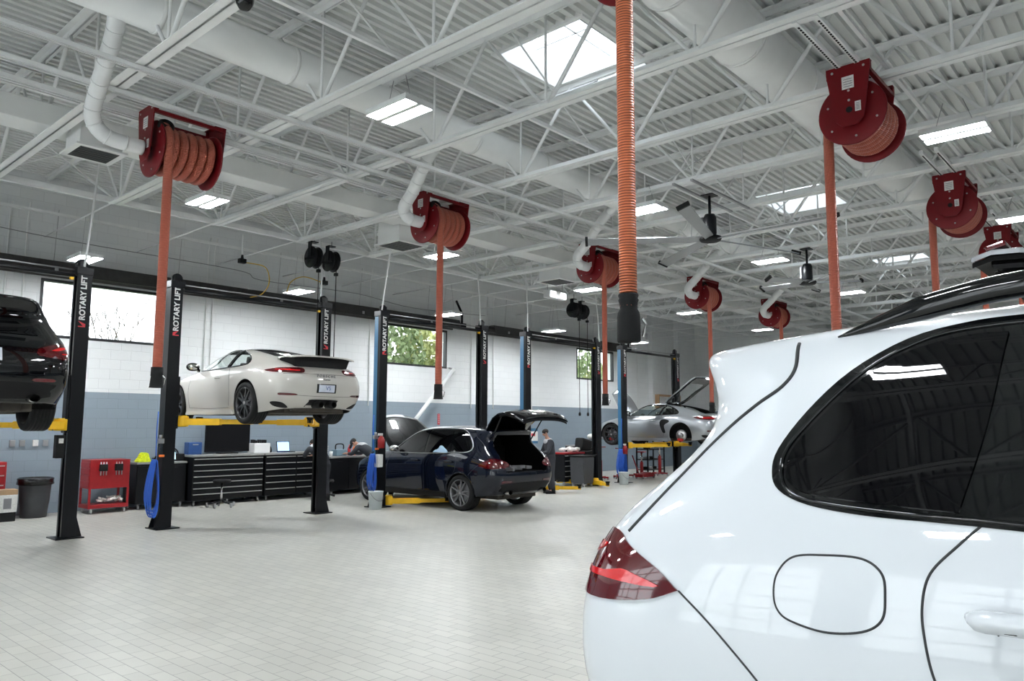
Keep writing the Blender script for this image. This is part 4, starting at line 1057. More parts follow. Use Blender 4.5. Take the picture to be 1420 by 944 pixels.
# ------------------------------------------------------------------ dark blue SUV on the floor, tailgate and bonnet open
def gate(t, pm, hinge=(.62, 1.665), lamp_bar=False):
    """open tailgate: panel leading back from the roof hinge, lower part bent down"""
    prof = [(0, 0), (-.12, .17), (-.28, .31), (-.48, .40), (-.72, .42), (-.95, .36), (-1.10, .26)]
    if lamp_bar: prof = [(0, 0), (-.15, .14), (-.35, .27), (-.58, .37), (-.80, .42), (-.98, .43), (-1.12, .40)]
    wd = [.60, .64, .69, .74, .77, .76, .70]
    nx = 12
    def sheet(off, m_, name, par, k0=0, k1=6, ws=1.):
        bm = MB(); R_ = []
        for k in range(k0, k1+1):
            y, z = prof[k]; ring = []
            for i in range(nx+1):
                u = -1+2*i/nx; x = u*wd[k]*ws; zz = z-.07*abs(u)**3+off
                ring.append(Vector((x, hinge[0]+y+.03*abs(u)**3, hinge[1]+zz)))
            R_.append(ring)
        a = [[bm.bm.verts.new(p) for p in r_] for r_ in R_]; b_ = [[bm.bm.verts.new(p-Vector((0, 0, .035))) for p in r_] for r_ in R_]
        for r1, r2_, fl_ in ((a, a, 0), (b_, b_, 1)):
            for k in range(len(R_)-1):
                for i in range(nx):
                    q = (r1[k][i], r1[k][i+1], r1[k+1][i+1], r1[k+1][i]); f = bm.bm.faces.new(q if not fl_ else q[::-1]); f.smooth = True
        n_ = len(R_)
        loop = [(0, i) for i in range(nx)]+[(k, nx) for k in range(n_-1)]+[(n_-1, i) for i in range(nx, 0, -1)]+[(k, 0) for k in range(n_-1, 0, -1)]
        for q in range(len(loop)):
            c1, c2 = loop[q], loop[(q+1) % len(loop)]
            bm.bm.faces.new((a[c1[0]][c1[1]], b_[c1[0]][c1[1]], b_[c2[0]][c2[1]], a[c2[0]][c2[1]]))
        return bm.build(name, m_, par)
    g = sheet(0, pm, 'tailgate', t)
    sheet(-.04, M['interior'], 'tailgate_lining', g, 3, 6, .96)
    if lamp_bar: sheet(-.10, M['interior'], 'tailgate_lining', g, 1, 5, .93); sheet(-.16, M['interior'], 'tailgate_lining', g, 2, 5, .86)
    sheet(.006, M['tint'], 'tailgate_glass', g, 1, 3, .82)
    for u in (-.45, -.2, .1, .35): MB().bx(u, u+.12, hinge[0]-1.0, hinge[0]-.78, hinge[1]+.28, hinge[1]+.34, bev=.02).build('lining_recess', M['blackm'], g)
    for sg in (-1, 1):
        MB().tube([(sg*.60, .50, 1.38), (sg*.66, hinge[0]-.5, hinge[1]+.32)], .014, 8).build('gas_strut', M['blackm'], g)
    if lamp_bar:
        for sg in (-1, 1): MB().box((sg*.56, hinge[0]-.93, hinge[1]+.405), (.26, .14, .045), rot=(.25, 0, 0), bev=.018).build('gate_lamp', M['taill'], g)
    return g
def boot(t):
    m = MB(); m.bx(-.60, .60, .12, 1.3, .76, .80); m.build('boot_floor', M['interior'], t)
    m = MB(); m.bx(-.68, .68, 1.25, 1.38, .76, 1.3, bev=.04); 
    for x in (-.45, 0, .45): m.box((x, 1.33, 1.38), (.26, .12, .2), bev=.05)
    m.build('rear_seat', M['interior'], t)
nav_l = std_lamp(); nav_l['mat'] = M['taill']; nav_l['inner'] = []
nav, nb, _ = suv((11.70, 9.92, 0), 0, 'dark blue SUV on the floor with tailgate and bonnet open', M['pnavy'], nav_l, open_gate=True, rim=M['rimgrey'], spokes=10, chrome=True, plate_=False, rails=False)
gate(nav, M['pblack']); boot(nav); nav.scale = (1, 1, .965)
m = MB()
for i in range(14): m.box((random.uniform(-.45, .45), random.uniform(.2, .7), .83+random.uniform(0, .05)), (random.uniform(.08, .3), random.uniform(.05, .2), .06), rot=(0, 0, random.uniform(0, 3)), bev=.01)
m.build('boot_trim_pieces', M['greyhood'], nav)
MB().sphere((.1, 1.15, 1.28), .1, 16, (1, .5, 1.1)).build('boot_light', M['label'], nav)
# raised bonnet: hinged at the cowl
def bonnet(t, pm, s0, z0, w0, L, ang, name='bonnet', under=None):
    bm = MB(); nx, ny = 12, 8; A = []; B = []
    for k in range(ny+1):
        v = k/ny; ra = []; rb = []
        for i in range(nx+1):
            u = -1+2*i/nx; wv = w0*(1-.18*v**2); bulge = .05*(1-u*u)+.10*math.sin(v*PI*.6)
            Lv = L*v*(1-.12*u*u*v)
            y = s0+math.cos(ang)*Lv-math.sin(ang)*bulge; z = z0+math.sin(ang)*Lv+math.cos(ang)*bulge
            ra.append(bm.bm.verts.new((u*wv, y, z))); rb.append(bm.bm.verts.new((u*wv, y+math.sin(ang)*.03, z-math.cos(ang)*.03)))
        A.append(ra); B.append(rb)
    for k in range(ny):
        for i in range(nx):
            bm.bm.faces.new((A[k][i], A[k][i+1], A[k+1][i+1], A[k+1][i])).smooth = True
            bm.bm.faces.new((B[k][i], B[k+1][i], B[k+1][i+1], B[k][i+1])).smooth = True
    loop = [(0, i) for i in range(nx)]+[(k, nx) for k in range(ny)]+[(ny, i) for i in range(nx, 0, -1)]+[(k, 0) for k in range(ny, 0, -1)]
    for q in range(len(loop)):
        c1, c2 = loop[q], loop[(q+1) % len(loop)]; bm.bm.faces.new((A[c1[0]][c1[1]], B[c1[0]][c1[1]], B[c2[0]][c2[1]], A[c2[0]][c2[1]]))
    return bm.build(name, pm, t)
bonnet(nav, M['pblack'], 3.35, 1.19, .78, 1.15, R(38))
# white protective cover on the side window sill
MB().prism([(1.38, 1.16), (1.86, 1.16), (1.80, 1.22), (1.68, 1.25), (1.62, 1.33), (1.52, 1.27), (1.42, 1.22)], 'x', -.93, -.86, bev=.015).build('fender_cover', mat('pale_blue_cloth', (.45, .62, .78), .8), nav)

# ------------------------------------------------------------------ open-tailgate SUV beyond the white one (right photo edge)
sil, _, _ = suv((7.25, .66, .98), PI, 'light SUV with raised tailgate, only its open tailgate seen at the right photo edge', M['psilver'], std_lamp(), open_gate=True, rails=False)
gate(sil, M['psilver'], lamp_bar=True); boot(sil)

# ------------------------------------------------------------------ sports coupes
def coupe_rows(cay=False):
    r = []
    r.append([(.22,0,.26),(.24,.45,.25),(.32,.74,.23),(.48,.83,.20),(.66,.86,.18),(1.02,.87,.17),(1.45,.84,.16),(2.1,.83,.16),(2.8,.83,.16),(3.1,.83,.16),(3.47,.83,.17),(3.9,.81,.18),(4.2,.66,.18),(4.36,.36,.17),(4.38,0,.17)])
    r.append([(.04,0,.40),(.07,.50,.40),(.15,.83,.39),(.40,.905,.38),(.64,.92,.38),(1.02,.925,.38),(1.45,.885,.36),(2.1,.865,.35),(2.8,.87,.35),(3.1,.88,.36),(3.47,.895,.37),(3.9,.87,.37),(4.24,.70,.35),(4.44,.38,.34),(4.47,0,.34)])
    r.append([(.0,0,.62),(.03,.52,.62),(.12,.83,.62),(.38,.91,.62),(.64,.935,.64),(1.02,.94,.67),(1.45,.905,.62),(2.1,.885,.58),(2.8,.885,.58),(3.1,.885,.60),(3.47,.895,.64),(3.9,.86,.58),(4.24,.68,.50),(4.42,.36,.47),(4.46,0,.46)])
    r.append([(.05,0,.80),(.08,.50,.80),(.17,.77,.80),(.38,.85,.82),(.64,.895,.85),(1.02,.915,.87),(1.45,.885,.84),(2.1,.865,.80),(2.8,.855,.80),(3.1,.855,.82),(3.47,.85,.81),(3.9,.78,.71),(4.20,.60,.60),(4.34,.32,.56),(4.38,0,.55)])
    r.append([(.16,0,.90),(.18,.46,.90),(.26,.68,.90),(.42,.76,.915),(.66,.80,.94),(1.05,.82,.95),(1.5,.81,.94),(2.1,.80,.91),(2.8,.79,.89),(3.1,.75,.88),(3.45,.68,.83),(3.85,.58,.73),(4.1,.44,.65),(4.22,.24,.62),(4.26,0,.61)])
    r.append([(.34,0,.97),(.36,.42,.97),(.44,.58,.97),(.60,.64,.99),(.85,.67,1.03),(1.2,.69,1.08),(1.6,.70,1.12),(2.1,.70,1.12),(2.6,.69,1.06),(2.9,.66,.96),(3.3,.52,.81),(3.7,.44,.74),(3.95,.34,.69),(4.06,.2,.67),(4.1,0,.66)])
    r.append([(.55,0,1.03),(.57,.34,1.03),(.65,.50,1.04),(.82,.54,1.09),(1.08,.56,1.16),(1.4,.57,1.225),(1.75,.575,1.265),(2.1,.575,1.27),(2.4,.565,1.235),(2.7,.54,1.12),(3.1,.42,.89),(3.55,.34,.79),(3.8,.26,.74),(3.9,.16,.72),(3.94,0,.71)])
    r.append([(.75,0,1.09),(.80,0,1.105),(.88,0,1.13),(1.0,0,1.17),(1.2,0,1.225),(1.5,0,1.285),(1.8,0,1.325),(2.1,0,1.335),(2.35,0,1.315),(2.62,0,1.21),(3.0,0,.95),(3.4,0,.83),(3.65,0,.78),(3.75,0,.755),(3.8,0,.75)])
    if cay: r = [[(s_*.973, w_*.985, z_) for s_, w_, z_ in q] for q in r]
    return r
CME, CB = cage_mesh(coupe_rows())
SW = [(3.02,.93),(2.72,1.10),(2.42,1.215),(2.1,1.25),(1.75,1.235),(1.42,1.165),(1.20,1.06),(1.14,.985),(1.24,.955),(1.8,.935),(2.5,.92)]
def coupe(loc, rz, lab, pm, boxster=False, spoiler=True, rear_bare=(), hood_up=False):
    t = thing('sports_car', loc, lab, 'car', None, rz=rz); b = CB
    cut = [cyl_x(1.02, .345, .368), cyl_x(3.47, .345, .368), MB().prism(spl(SW, 3, corners=(0,)), 'x', -1.5, 1.5)]
    cut.append(MB().prism([(-.60, 3.05), (.60, 3.05), (.47, 2.42), (-.47, 2.42)], 'z', .8, 2.))
    cut.append(MB().prism([(-.44, .88), (.44, .88), (.45, 1.2), (.40, 1.72), (-.40, 1.72), (-.45, 1.2)] if not boxster else [(-.50, .40), (.50, .40), (.47, 1.2), (.42, 1.75), (-.42, 1.75), (-.47, 1.2)], 'z', .93 if not boxster else .90, 2.))
    if hood_up: cut.append(MB().prism([(-.50, 3.25), (.50, 3.25), (.42, 4.0), (-.42, 4.0)], 'z', .60, 2.))
    body = cut_body(CME.copy(), cut, 'body', pm, t)
    m = MB(); m.bx(-.60, .60, .35, 4.1, .17, .26, bev=.02); m.bx(-.80, .80, 1.45, 3.05, .155, .24, bev=.02); m.bx(-.5, .5, .25, .9, .20, .36, bev=.05); m.tube([(-.5, 1.02, .33), (.5, 1.02, .33)], .04, 10)
    m.build('underbody', M['under'], t)
    m = MB(); m.bx(-.70, .70, 1.35, 3.2, .24, .30); m.bx(-.66, .66, 3.0, 3.15, .3, .86, bev=.03); m.bx(-.66, .66, 1.25, 1.4, .26, .86, bev=.03)
    if boxster: m.bx(-.55, .55, .35, 1.3, .55, .70, bev=.03)
    else: m.bx(-.6, .6, .5, 1.3, .6, .84, bev=.03)
    for x in (-.36, .36):
        m.bx(x-.24, x+.24, 1.85, 2.4, .3, .48, bev=.04); m.box((x, 1.78, .72), (.46, .14, .62), rot=(.22, 0, 0), bev=.05); m.box((x, 1.70, 1.06), (.25, .10, .16), rot=(.22, 0, 0), bev=.04)
    m.tube([(-.36+.17*math.cos(a), 2.62, .80+.17*math.sin(a)) for a in [k*PI/10 for k in range(20)]], .014, 6, closed=True)
    m.build('interior', M['interior'], t)
    arch_liner(t, (1.02, 3.47), .345, .368, .60, .89)
    for s_, wd, xx in ((1.02, .29, .925), (3.47, .24, .885)):
        for sg in (-1, 1):
            bare = (s_, sg) in rear_bare
            wheel(t, sg*xx, s_, .335, .335, wd, sg, M['rimblk'], 10 if not boxster else 10, bare=bare, cal=M['caliper'] if boxster else M['blackm'])
    for sg in (-1, 1):
        sr = side_ray(sg)
        so = spl(SW, 4, corners=(0,)); 
        patch(b, so, sr, -.004, 'side_glass', M['carglass'], t, g=.06, depth=.004)
        L_ = line_on(b, [(x, z) for x, z in so[::2]]+[so[0]], sr, .0, 2); MB().tube(L_, .012, 8).build('window_trim', M['gloss'], t)
        MB().tube(line_on(b, [(1.78, .94), (1.66, 1.225)], sr, -.005, 6), .028, 8).build('door_pillar', M['gloss'], t)
        mirror_part(b, sg, t, 2.83, .90, .80, M['gloss'], M['chrome'])
        lamp = spl([(.36,.80),(.38,.865),(.52,.875),(.70,.872),(.84,.86),(.99,.835),(.84,.805),(.66,.795),(.5,.79)], 3) if not boxster else spl([(.46,.80),(.52,.88),(.68,.90),(.84,.89),(1.02,.865),(.98,.83),(.84,.80),(.64,.785)], 3)
        lm = patch(b, lamp, corner_ray(sg), .006, 'tail_lamp', M['taill'], t, g=.03)
        patch(b, spl([(.42,.822),(.60,.828),(.80,.835),(.80,.845),(.60,.842),(.42,.836)], 1), corner_ray(sg), .009, 'lamp_light_guide', M['tailb'], lm, g=.03, depth=.003)
        rr = (lambda s_: (lambda u, v: rear_ray(s_*u, v)))(sg); cr = corner_ray(sg)
        patch(b, spl([(.46,.445),(.70,.445),(.72,.465),(.70,.48),(.46,.47)], 2), cr, .007, 'rear_reflector', M['taill'], t, g=.04)
        patch(b, spl([(.60,.26),(.66,.33),(.78,.35),(.86,.34),(.82,.29),(.72,.26)], 3), cr, .005, 'rear_vent', M['blackm'], t, g=.04)
        patch(b, spl([(3.98,.62),(4.12,.70),(4.02,.72),(3.85,.76),(3.78,.70),(3.85,.62)], 3), sr, .006, 'headlamp', M['clearplastic'], t, g=.05)
        MB().tube(line_on(b, [(1.86, .76), (2.06, .765)], sr, .018, 6), .014, 8).build('door_handle', pm, t)
        if boxster:
            patch(b, spl([(1.42,.78),(1.62,.80),(1.72,.70),(1.62,.42),(1.52,.42),(1.56,.62),(1.40,.72)], 3), sr, .005, 'side_intake', M['blackm'], t, g=.05)
        seams(b, [([(1.60, .30), (1.56, .5), (1.60, .78), (1.70, .93)], sr), ([(2.98, .28), (3.02, .6), (2.96, .9)], sr), ([(1.6, .27), (2.3, .26), (2.98, .28)], sr), ([(3.1, .87), (3.5, .86), (3.9, .74)], sr)], t, .0028)
        m = MB(); m.prism([(1.45, .155), (3.08, .155), (3.06, .22), (1.48, .24)], 'x', sg*.855-.03, sg*.855+.012, bev=.008); m.build('sill_skirt', pm, t)
    patch(b, [(-.60, 3.06), (.60, 3.06), (.47, 2.40), (-.47, 2.40)], top_ray, -.004, 'windscreen', M['carglass'], t, g=.08, depth=.004)
    if not boxster:
        patch(b, [(-.47, .85), (.47, .85), (.48, 1.2), (.43, 1.75), (-.43, 1.75), (-.48, 1.2)], top_ray, .003, 'rear_window', M['tint'], t, g=.08)
    # rear bumper details
    patch(b, spl([(-.42,.28),(.42,.28),(.50,.34),(.30,.36),(.27,.43),(-.27,.43),(-.30,.36),(-.50,.34)], 2) if 0 else spl([(-.27,.25),(.27,.25),(.28,.35),(.24,.385),(-.24,.385),(-.28,.35)], 3), rear_ray, .006, 'exhaust_opening', M['blackm'], t, g=.05)
    for x in (-.13, .13): MB().lathe([(.05, .05), (.06, 0), (.06, -.15), (.05, -.15), (.05, .05)], 20, Matrix.Translation((x, .04, .305)) @ Matrix.Rotation(PI/2, 4, 'X')).build('exhaust_tip', M['blackm'], t)
    fr = patch(b, spl([(-.19,.49),(.19,.49),(.19,.63),(-.19,.63)], 1), rear_ray, .006, 'plate_surround', M['blackm'], t, g=.06)
    pl = patch(b, [(-.155,.505),(.155,.505),(.155,.615),(-.155,.615)], rear_ray, .012, 'number_plate', M['plate'], t, g=.06)
    text('V5', .09, M['platetx'], pl, (0, -.020, .56), (PI/2, 0, 0), name='plate_characters')
    seams(b, [([(-.80,.46),(-.4,.44),(0,.435),(.4,.44),(.80,.46)], rear_ray), ([(-.74,.775),(-.4,.785),(0,.787),(.4,.785),(.74,.775)], rear_ray)], t, .003, name='bumper_line')
    if spoiler:
        # raised rear wing: painted blade over a black bellows
        m = MB(); R_ = []
        for k, (y, z, wd) in enumerate([(.66, 1.055, .50), (.48, 1.09, .58), (.30, 1.095, .63), (.12, 1.085, .655), (.04, 1.075, .64)]):
            R_.append([m.bm.verts.new((u*wd, y+.10*abs(u)**4, z-.028*abs(u)**3)) for u in [-1+i/7 for i in range(15)]])
        R2 = [[m.bm.verts.new(v.co-Vector((0, 0, .022))) for v in r_] for r_ in R_]
        for k in range(4):
            for i in range(14):
                m.bm.faces.new((R_[k][i], R_[k][i+1], R_[k+1][i+1], R_[k+1][i])).smooth = True; m.bm.faces.new((R2[k][i], R2[k+1][i], R2[k+1][i+1], R2[k][i+1])).smooth = True
        loop = [(0, i) for i in range(14)]+[(k, 14) for k in range(4)]+[(4, i) for i in range(14, 0, -1)]+[(k, 0) for k in range(4, 0, -1)]
        for q in range(len(loop)):
            a, c = loop[q], loop[(q+1) % len(loop)]; m.bm.faces.new((R_[a[0]][a[1]], R2[a[0]][a[1]], R2[c[0]][c[1]], R_[c[0]][c[1]]))
        wing = m.build('rear_spoiler', pm, t)
        m = MB(); m.prism([(-.50, .90), (.50, .90), (.57, 1.062), (-.57, 1.062)], 'y', .17, .58); m.build('spoiler_bellows', M['blackm'], wing)
        m = MB()
        for k in range(9): m.bx(-.40, .40, .60+k*.035, .615+k*.035, 1.045+k*.0125, 1.05+k*.0125)
        m.build('engine_grille', M['blackm'], t)
    if not boxster:
        for tx_, sz_, z_ in (('P O R S C H E', .062, .755), ('Carrera', .04, .70)):
            h_, n_, _i, _d = b.ray_cast(Vector((0, -3, z_)), Vector((0, 1, 0)))
            text(tx_, sz_, M['greyhood'], t, (0, h_.y-.010, z_), (PI/2-.12, 0, 0), name='badge_lettering', ext=.004)
    return t, body
grey, _ = coupe((7.00, 10.10, 1.70), 0, 'chalk-grey sports car with black wheels raised on the lift at left', M['pchalk'])
grey.scale = (.93, 1, 1)
coup, _ = coupe((20.90, 10.10, 1.08), 0, 'silver sports coupe raised on the far lift with lids open', M['psilver'], boxster=True, spoiler=False, rear_bare=((1.02, -1),), hood_up=True)
# open rear hatch of the silver coupe, hinged at the roof rear edge
def hatch(t, pm):
    ang = R(35); m = MB(); L = 1.25
    mx = Matrix.Translation((0, 1.72, 1.27)) @ Matrix.Rotation(PI-ang*-1 if 0 else 0, 4, 'X')
    out = [(-.46, 0), (.46, 0), (.54, -.6), (.56, -1.1), (.50, -1.28), (-.50, -1.28), (-.56, -1.1), (-.54, -.6)]
    inn = [(-.38, -.08), (.38, -.08), (.45, -.6), (.45, -.98), (-.45, -.98), (-.45, -.6)]
    m = MB(); M4 = Matrix.Translation((0, 1.72, 1.29)) @ Matrix.Rotation(-ang, 4, 'X')
    n1 = spl(out, 3); n2 = spl(inn, 4)
    import bisect
    N = 24
    def rs(P_, N):
        P_ = P_+[P_[0]]; d = [0]
        for a, b in zip(P_, P_[1:]): d.append(d[-1]+math.dist(a, b))
        o = []
        for k in range(N):
            q = d[-1]*k/N; i = max(0, bisect.bisect_right(d, q)-1); f = (q-d[i])/(d[i+1]-d[i]); o.append((P_[i][0]*(1-f)+P_[i+1][0]*f, P_[i][1]*(1-f)+P_[i+1][1]*f))
        return o
    A, B = rs(n1, N), rs(n2, N)
    # align start by angle
    c = (0, -.6)
    an = lambda p: math.atan2(p[1]-c[1], p[0]-c[0])
    A.sort(key=an); B.sort(key=an)
    V = [[m.bm.verts.new(M4 @ Vector((x, y, z))) for x, y in P_] for P_, z in ((A, .03), (B, .035), (B, -.01), (A, -.03))]
    for q in range(4):
        for k in range(N): m.bm.faces.new((V[q][k], V[q][(k+1) % N], V[(q+1) % 4][(k+1) % N], V[(q+1) % 4][k]))
    h = m.build('rear_hatch', M['pblack'], t)
    m = MB(); m.prism(n2, 'z', .01, .016, M4); m.build('hatch_glass', M['glass'], h)
    m = MB(); m.tube([M4 @ Vector((x, y, .035)) for x, y in A], .02, 8, closed=True); m.build('hatch_edge', pm, h)
hatch(coup, M['psilver'])
bonnet(coup, M['psilver'], 3.25, .93, .55, .95, R(52), name='front_lid')
# ------------------------------------------------------------------ along the window wall
def caster(m, x, y, r=.045):
    m.lathe([(0, -.014), (r, -.014), (r, .014), (0, .014)], 14, Matrix.Translation((x, y, r)) @ Matrix.Rotation(PI/2, 4, 'Y')); m.bx(x-.022, x+.022, y-.02, y+.02, r+.01, r+.07)
def casters(t, pts, r=.045):
    for x, y in pts:
        m = MB(); caster(m, x, y, r); m.build('caster', M['alu'], t)
# bin with liner
t = thing('waste_bin', (4.71, 15.85, 0), 'round dark grey waste bin with black liner against the wall at left', 'bin')
MB().lathe([(0, .0), (.21, .0), (.235, .3), (.26, .62), (.28, .63), (.28, .68), (.255, .68), (.24, .3), (.2, .02), (0, .02)], 28).build('bin_body', M['binbk'], t)
m = MB(); m.lathe([(.265, .58), (.30, .60), (.29, .66), (.295, .70), (.27, .715), (.25, .69), (.22, .55), (0, .5)], 26); m.build('bin_liner', M['bag'], t)
# red cabinet at frame edge, box
t = thing('tool_cabinet', (3.85, 15.95, 0), 'red tool cabinet cut by the left photo edge', 'tool cabinet')
MB().bx(-.34, .34, -.28, .28, .10, 1.02, bev=.012).build('cabinet_body', M['toolred'], t)
for k in range(5): 
    d = MB().bx(-.32, .32, -.295, -.28, .14+k*.17, .29+k*.17, bev=.004).build('drawer', M['toolred'], t); MB().bx(-.3, .3, -.31, -.295, .265+k*.17, .28+k*.17).build('drawer_handle', M['trim'], d)
casters(t, [(-.28, -.22), (.28, -.22), (-.28, .22), (.28, .22)])
t = thing('cardboard_box', (4.17, 15.55, 0), 'small white and brown box on a black crate by the left photo edge', 'box')
MB().bx(-.15, .15, -.14, .14, .16, .46, bev=.006).build('white_box', M['label'], t)
m = MB(); m.bx(-.15, .15, -.14, .14, .46, .55, bev=.004); m.build('box_lid', M['card'], t)
m = MB(); m.bx(-.14, .14, -.13, .13, 0, .16, bev=.01); m.build('crate', M['blackm'], t)
m = MB(); m.bx(-.06, .06, -.1425, -.14, .22, .40); m.build('box_print', M['greyhood'], t)
# outlets
for i, x in enumerate((4.42, 4.58, 4.80, 4.97)):
    o = tag(MB().bx(-.045, .045, -.05, 0, -.06, .06, bev=.008).build('wall_outlet', M['label'] if i == 2 else M['alu']), ('white' if i == 2 else 'grey')+' electrical box on the blue-grey wall above the waste bin', 'outlet', 'grey electrical boxes over the bin' if i != 2 else None)
    o.location = (x, Y1, 1.33)
# red tool cart
t = thing('tool_cart', (5.88, 15.78, 0), 'red tool cart with open lower shelf left of the black bench', 'tool cart')
m = MB(); m.bx(-.36, .36, -.24, .24, .47, 1.0, bev=.008); m.build('drawer_box', M['toolred'], t)
m = MB()
for x in (-.345, .345):
    for y in (-.225, .225): m.bx(x-.018, x+.018, y-.018, y+.018, .10, .48)
m.bx(-.36, .36, -.24, .24, .10, .17, bev=.006); m.build('frame', M['toolred'], t)
for k in range(4): MB().bx(-.371, -.36, -.22, .22, .50+k*.12, .605+k*.12, bev=.003).build('side_drawer', M['toolred'], t)
for x in (-.14, .14):
    h = MB().bx(x-.07, x+.07, -.31, -.24, .80, .93, bev=.01).build('tool_pocket', M['blackm'], t)
    for k in range(3): MB().tube([(x-.05+k*.05, -.29, .72), (x-.05+k*.05, -.28, .97)], .01, 6).build('hand_tool', M['alu'], h)
m = MB(); m.bx(-.365, .365, -.245, .245, 1.0, 1.012); m.build('mat_top', M['toolred'], t)
casters(t, [(-.3, -.2), (.3, -.2), (-.3, .2), (.3, .2)], .05)
tr = MB()
for k in range(16): tr.box((random.uniform(-.2, .22), random.uniform(-.12, .12), .22+random.uniform(0, .07)), (random.uniform(.06, .14), random.uniform(.05, .1), random.uniform(.02, .06)), rot=(random.uniform(-.6, .6), random.uniform(-.6, .6), random.uniform(0, 3)), bev=.012)
o = tr.build('rag_pile', M['paper']); o.location = (5.93, 15.74, -.0); tag(o, 'crumpled grey rags on the lower shelf of the red tool cart', 'rags', kind='stuff')

def cabinet(name, x0, x1, y0, y1, h, lab, rows=6, cols=1, top=True, grp=None, doors=False):
    t = thing(name, ((x0+x1)/2, (y0+y1)/2, 0), lab, 'tool cabinet' if not doors else 'workbench', grp)
    w, d = (x1-x0)/2, (y1-y0)/2
    MB().bx(-w, w, -d, d, .11, h-.04, bev=.008).build('cabinet_body', M['dark'], t)
    if top: MB().bx(-w-.01, w+.01, -d-.015, d+.01, h-.04, h, bev=.006).build('worktop', M['top'], t)
    cw = 2*w/cols
    for c in range(cols):
        for k in range(rows):
            ph = (h-.20)/rows; z0 = .14+k*ph; xx = -w+c*cw
            dr = MB().bx(xx+.015, xx+cw-.015, -d-.014, -d, z0, z0+ph-.012, bev=.003).build('drawer' if not doors else 'door_panel', M['dark'], t)
            if not doors: MB().bx(xx+.02, xx+cw-.02, -d-.032, -d-.014, z0+ph-.034, z0+ph-.016, bev=.004).build('drawer_handle', M['trim'], dr)
            else: MB().bx(xx+cw/2-.06, xx+cw/2+.06, -d-.03, -d-.014, z0+ph-.07, z0+ph-.055).build('door_handle', M['black'], dr)
    n = max(2, int(2*w/.8)+1)
    casters(t, [(-w+.08+(2*w-.16)*k/(n-1), sy*(d-.07)) for k in range(n) for sy in (-1, 1)], .05)
    return t
cabinet('workbench', 6.42, 7.42, 15.65, 16.27, .93, 'black cabinet bench with steel top behind the chalk-grey car\'s lift column', rows=1, cols=2, doors=True)
cabinet('tool_cabinet', 7.47, 9.08, 15.48, 16.2, 1.05, 'wide black tool cabinet with long pale drawer handles under the black monitor', rows=7)
cabinet('tool_cabinet', 9.13, 10.70, 15.48, 16.2, 1.05, 'black tool cabinet right of the widest one, partly behind a lift column', rows=6, cols=2)
cabinet('workbench', 10.92, 12.5, 15.55, 16.2, .92, 'black bench with steel top where the bending technician leans', rows=1, cols=3, doors=True)
cabinet('tool_cabinet', 13.0, 14.6, 15.55, 16.2, 1.0, 'black tool cabinet behind the dark blue SUV', rows=6)
cabinet('tool_cabinet', 19.9, 21.0, 14.7, 15.3, 1.05, 'tall black cabinet behind the blue hose of the far lift', rows=6)
# things on the tops
o = MB(); o.prism([(-.14, 0), (.15, 0), (.13, .05), (.09, .09), (.10, .16), (.02, .20), (-.05, .17), (-.06, .09), (-.12, .05)], 'y', -.1, .1, bev=.02)
o = o.build('safety_vest', M['hivis']); o.location = (6.60, 15.85, .93); tag(o, 'bright yellow safety vest heaped on the black bench', 'vest')
t = thing('diagnostic_tablet', (7.17, 15.8, .93), 'small tablet with glowing pale screen on the black bench', 'tablet')
MB().box((0, 0, .11), (.17, .03, .2), rot=(-.2, 0, 0), bev=.01).build('tablet_case', M['blackm'], t); MB().box((0, -.018, .113), (.13, .004, .15), rot=(-.2, 0, 0)).build('tablet_screen', M['screen2'], t)
m = MB(); m.tube([(.13*math.cos(a), .0, .14+.13*math.sin(a)) for a in [k*PI/10 for k in range(11)]], .012, 6); m.build('carry_handle', M['blackm'], t)
t = thing('battery_charger', (7.38, 15.95, .93), 'low dark equipment case beside the glowing tablet', 'equipment case')
MB().bx(-.12, .08, -.12, .12, 0, .15, bev=.02).build('case_body', M['blackm'], t)
t = thing('blue_case', (7.70, 15.98, 1.05), 'blue plastic case left of the large black monitor', 'case')
MB().bx(-.15, .15, -.1, .1, 0, .26, bev=.015).build('case_body', M['bluecase'], t); MB().bx(-.06, .06, -.115, -.1, .2, .22).build('case_latch', M['trim'], t)
t = thing('monitor', (8.49, 16.0, 1.05), 'large black monitor screen standing on the widest tool cabinet', 'monitor')
MB().bx(-.52, .52, -.03, .03, .04, .66, bev=.01).build('screen', M['screenblk'], t); MB().bx(-.2, .2, -.12, .12, 0, .02).build('stand', M['blackm'], t)
t = thing('drawer_unit', (9.2, 15.9, 1.05), 'small white metal case with dark tools on it, right of the monitor', 'case')
MB().bx(-.20, .20, -.15, .15, 0, .22, bev=.012).build('case_body', M['white'], t)
m = MB()
for k in range(6): m.bx(-.16+k*.055, -.13+k*.055, -.08, .1, .22, .22+random.uniform(.03, .08), bev=.005)
m.build('case_tools', M['blackm'], t)
o = MB().lathe([(0, 0), (.07, 0), (.08, .05), (.06, .12), (.03, .16), (0, .17)], 16).build('black_canister', M['blackm']); o.location = (9.48, 15.95, 1.05); tag(o, 'black canister between the white case and the blue screen', 'canister')
t = thing('laptop', (9.88, 15.85, 1.05), 'open laptop with blue screen on the cabinet right of the white case', 'laptop')
MB().bx(-.17, .17, -.12, .12, 0, .018, bev=.004).build('keyboard_base', M['blackm'], t); s_ = MB().box((0, .14, .13), (.34, .015, .24), rot=(-.2, 0, 0)).build('laptop_lid', M['blackm'], t)
MB().box((0, .131, .13), (.31, .004, .21), rot=(-.2, 0, 0)).build('laptop_screen', M['screen'], s_)
t = thing('shop_stool', (7.85, 14.95, 0), 'black wheeled stool in front of the widest tool cabinet', 'stool')
